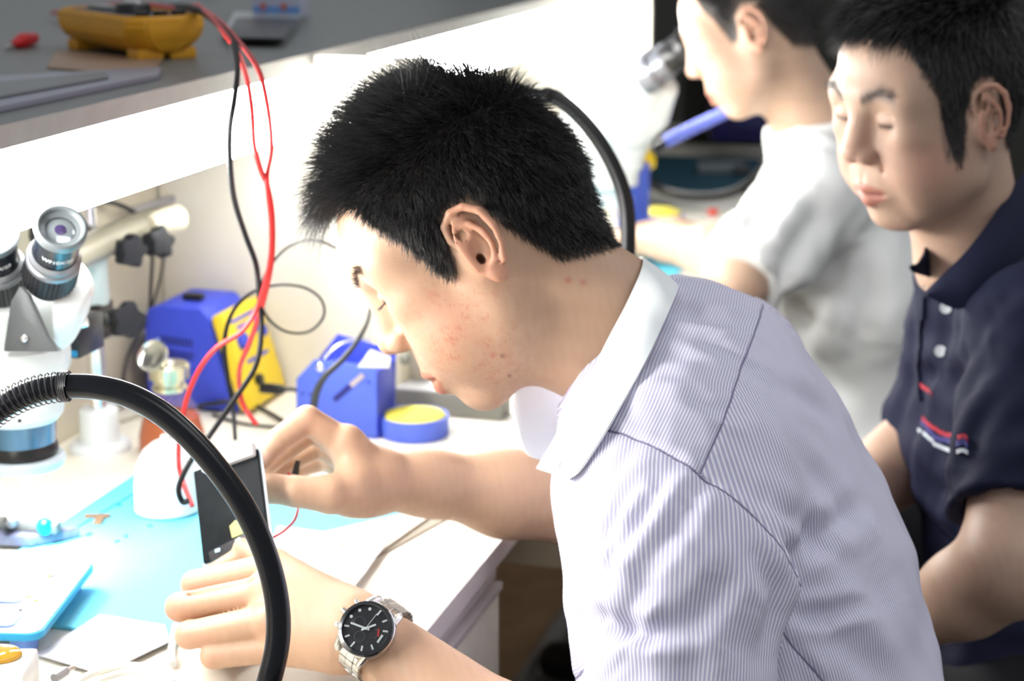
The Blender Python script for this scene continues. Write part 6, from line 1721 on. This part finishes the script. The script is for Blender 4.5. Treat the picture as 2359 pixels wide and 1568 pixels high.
# ------------------------------------------------------------------ the person at the far microscope
R2, o2 = cam_frame((-.93, -.325, .174), (-.143, -.115, -.983), (-.339, .939, -.061), (.358, .447, 2.70))
p2 = thing('person', 'person in a white T-shirt looking into the far microscope', 'person', P(2000, 1300, 2.75) * (1, 1, 0))
LAT2 = -CF * .97 - CR * .10 - CU * .1; LAT2 /= np.linalg.norm(LAT2)
def build_p2():
    ops = head_ops(R2, o2)
    ops.append(('u', fC(o2 + R2 @ np.array((-.02, 0, -.03)), P(1880, 285, 2.74), .054, .058), .03)); ops.append(('u', fC(P(1880, 285, 2.74), P(1930, 400, 2.78), .058, .07), .03))
    sp = [P(1925, 460, 2.80), P(1975, 700, 2.81), P(2000, 1050, 2.81)]
    for i in range(2): ops.append(('u', fC(sp[i], sp[i + 1], (.06, .08)[i], (.08, .09)[i]), .02))
    sn = P(1890, 440, 2.66); sf = sp[0] - LAT2 * .15
    el, wr = P(1700, 655, 2.55), P(1545, 560, 2.72)
    ops.append(('u', fC(sn, el, .050, .042), .03)); ops.append(('u', fC(el, P(1640, 580, 2.62), .042, .038), .02)); ops.append(('u', fC(P(1640, 580, 2.62), wr, .038, .028), .02))
    el2, wr2 = P(1720, 600, 2.95), P(1560, 540, 2.9)
    ops.append(('u', fC(sf, el2, .045, .038), .03)); ops.append(('u', fC(el2, wr2, .038, .027), .02))
    for w0, s in ((wr, 1), (wr2, -1)):
        d = (P(1440, 548, 2.78) - P(1545, 560, 2.72)); d /= np.linalg.norm(d); sd = np.cross(d, (0, 0, 1)); sd /= np.linalg.norm(sd); upv = np.cross(sd, d)
        for k in range(4):
            m0 = w0 + d * .080 + sd * (k - 1.5) * .019
            ops.append(('u', fC(w0 + d * .01, m0, .021, .0125), .014))
            chain(ops, [m0, m0 + d * .036 - upv * .010, m0 + d * .044 - upv * .032, m0 + d * .032 - upv * .044], [.011, .0098, .0088, .0078], .003, .002)
        t0 = w0 + d * .03 + sd * .022 * s
        chain(ops, [t0, t0 + d * .03 + sd * .016 * s - upv * .015, t0 + d * .058 + sd * .010 * s - upv * .03], [.014, .011, .009], .012, .003)
    pts = np.array([P(1500, -120, 2.7), P(2000, -50, 2.8), P(1430, 560, 2.75), P(2100, 1100, 2.9), sn, sf, el, el2])
    return body('body', ops, pts.min(0) - .14, pts.max(0) + .14, .0032, R2, o2, (.50, .34, .245), skin_mat('skin_far_person'), p2)
ob2, V2, F2, N2, L2 = build_p2()
def hair2():
    pick = hair_roots(V2, N2, L2, 9000, 19)
    l = L2[pick]; n = N2[pick] @ R2
    x, y, z = l.T; top = smooth(z, .06, .12); side = 1 - top; edge = smooth(z - hair_zmin(x), .01, .06)
    ln = .003 + .010 * edge + .018 * top
    keep = np.random.default_rng(3).uniform(size=len(l)) < (.25 + .75 * edge)
    d = n * .7 + np.array((.4, 0, -.1)) * top[:, None] + np.array((.1, 0, -.8)) * side[:, None]
    bend = np.array((.2, 0, -.7)) * side[:, None]
    strands('hair', (l @ R2.T + o2)[keep], (d @ R2.T)[keep], (bend @ R2.T)[keep], ln[keep], .0007, p2, hairM, 4, 23, .15, .2, 120)
hair2()
teeM = cloth_mat('white_jersey', (.74, .75, .74), rough=.85)
def tee():
    ops = []
    sp = [P(1930, 440, 2.80), P(1975, 700, 2.80), P(2000, 1050, 2.8)]
    for i, (ra, rb) in enumerate(((.100, .115), (.115, .125))): ops.append(('u', fC(sp[i], sp[i + 1], ra, rb), .05))
    ops.append(('u', fC(sp[0] + LAT2 * .06, sp[1] + LAT2 * .05, .09, .11), .05))
    sn = P(1885, 445, 2.66); el = P(1690, 660, 2.55); d = el - sn; L = np.linalg.norm(d); d /= L; hem = sn + d * (L - .015)
    ops.append(('u', fC(P(1890, 350, 2.75), sn, .070, .074), .04))
    ops.append(('u', fC(sn, hem, .074, .066), .03))
    ops.append(('s', fB(hem + d * .10, (.12, .12, .1), axes(np.cross(d, LAT2), d), .002), .004))
    sf = sp[0] - LAT2 * .15; el2 = P(1720, 600, 2.95); d2 = (el2 - sf) / np.linalg.norm(el2 - sf)
    ops.append(('u', fC(sf, sf + d2 * .18, .066, .058), .04)); ops.append(('u', fC(sp[0], sf, .07, .066), .04))
    ops.append(('u', fC(P(1865, 305, 2.75), P(1905, 380, 2.77), .066, .085), .02))
    ops.append(('s', fC(P(1815, 180, 2.72), P(1858, 262, 2.735), .060, .058), .006))
    pts = np.array([P(1600, 200, 2.6), P(2100, 200, 2.9), P(2150, 1150, 2.9), P(1900, 1150, 2.6), sn, sf, el, el2])
    V, Fq = sdf_mesh(ops, pts.min(0) - .13, pts.max(0) + .13, .006)
    V = relax(V, Fq, 2, .5); N = vnormals(V, Fq)
    V = V + N * (hash_noise(V * (1, 1, .45), 20, 3) * .0045 + hash_noise(V * (1, 1, .5), 45, 5) * .0014)[:, None]
    V = do_folds(V, vnormals(V, Fq), [([(1830, 380), (1760, 470), (1720, 560)], .02, .010), ([(1900, 480), (1850, 560), (1800, 640)], .02, .014), ([(1960, 520), (1890, 700), (1830, 760)], .022, .014), ([(1990, 560), (1980, 720), (1960, 830)], .022, .014), ([(1740, 640), (1820, 700), (1850, 780)], .02, .012)])
    np_mesh('t_shirt', V, Fq, teeM, p2)
tee()
h2 = P(2010, 1150, 2.8)
legs(p2, h2 + np.array((0, 0, -.02)), (-1, 0, 0), (0, 1, 0), 0.0, trouserM, shoeM, thigh=.36)
stool(h2, 'round stool under the person in the white T-shirt')
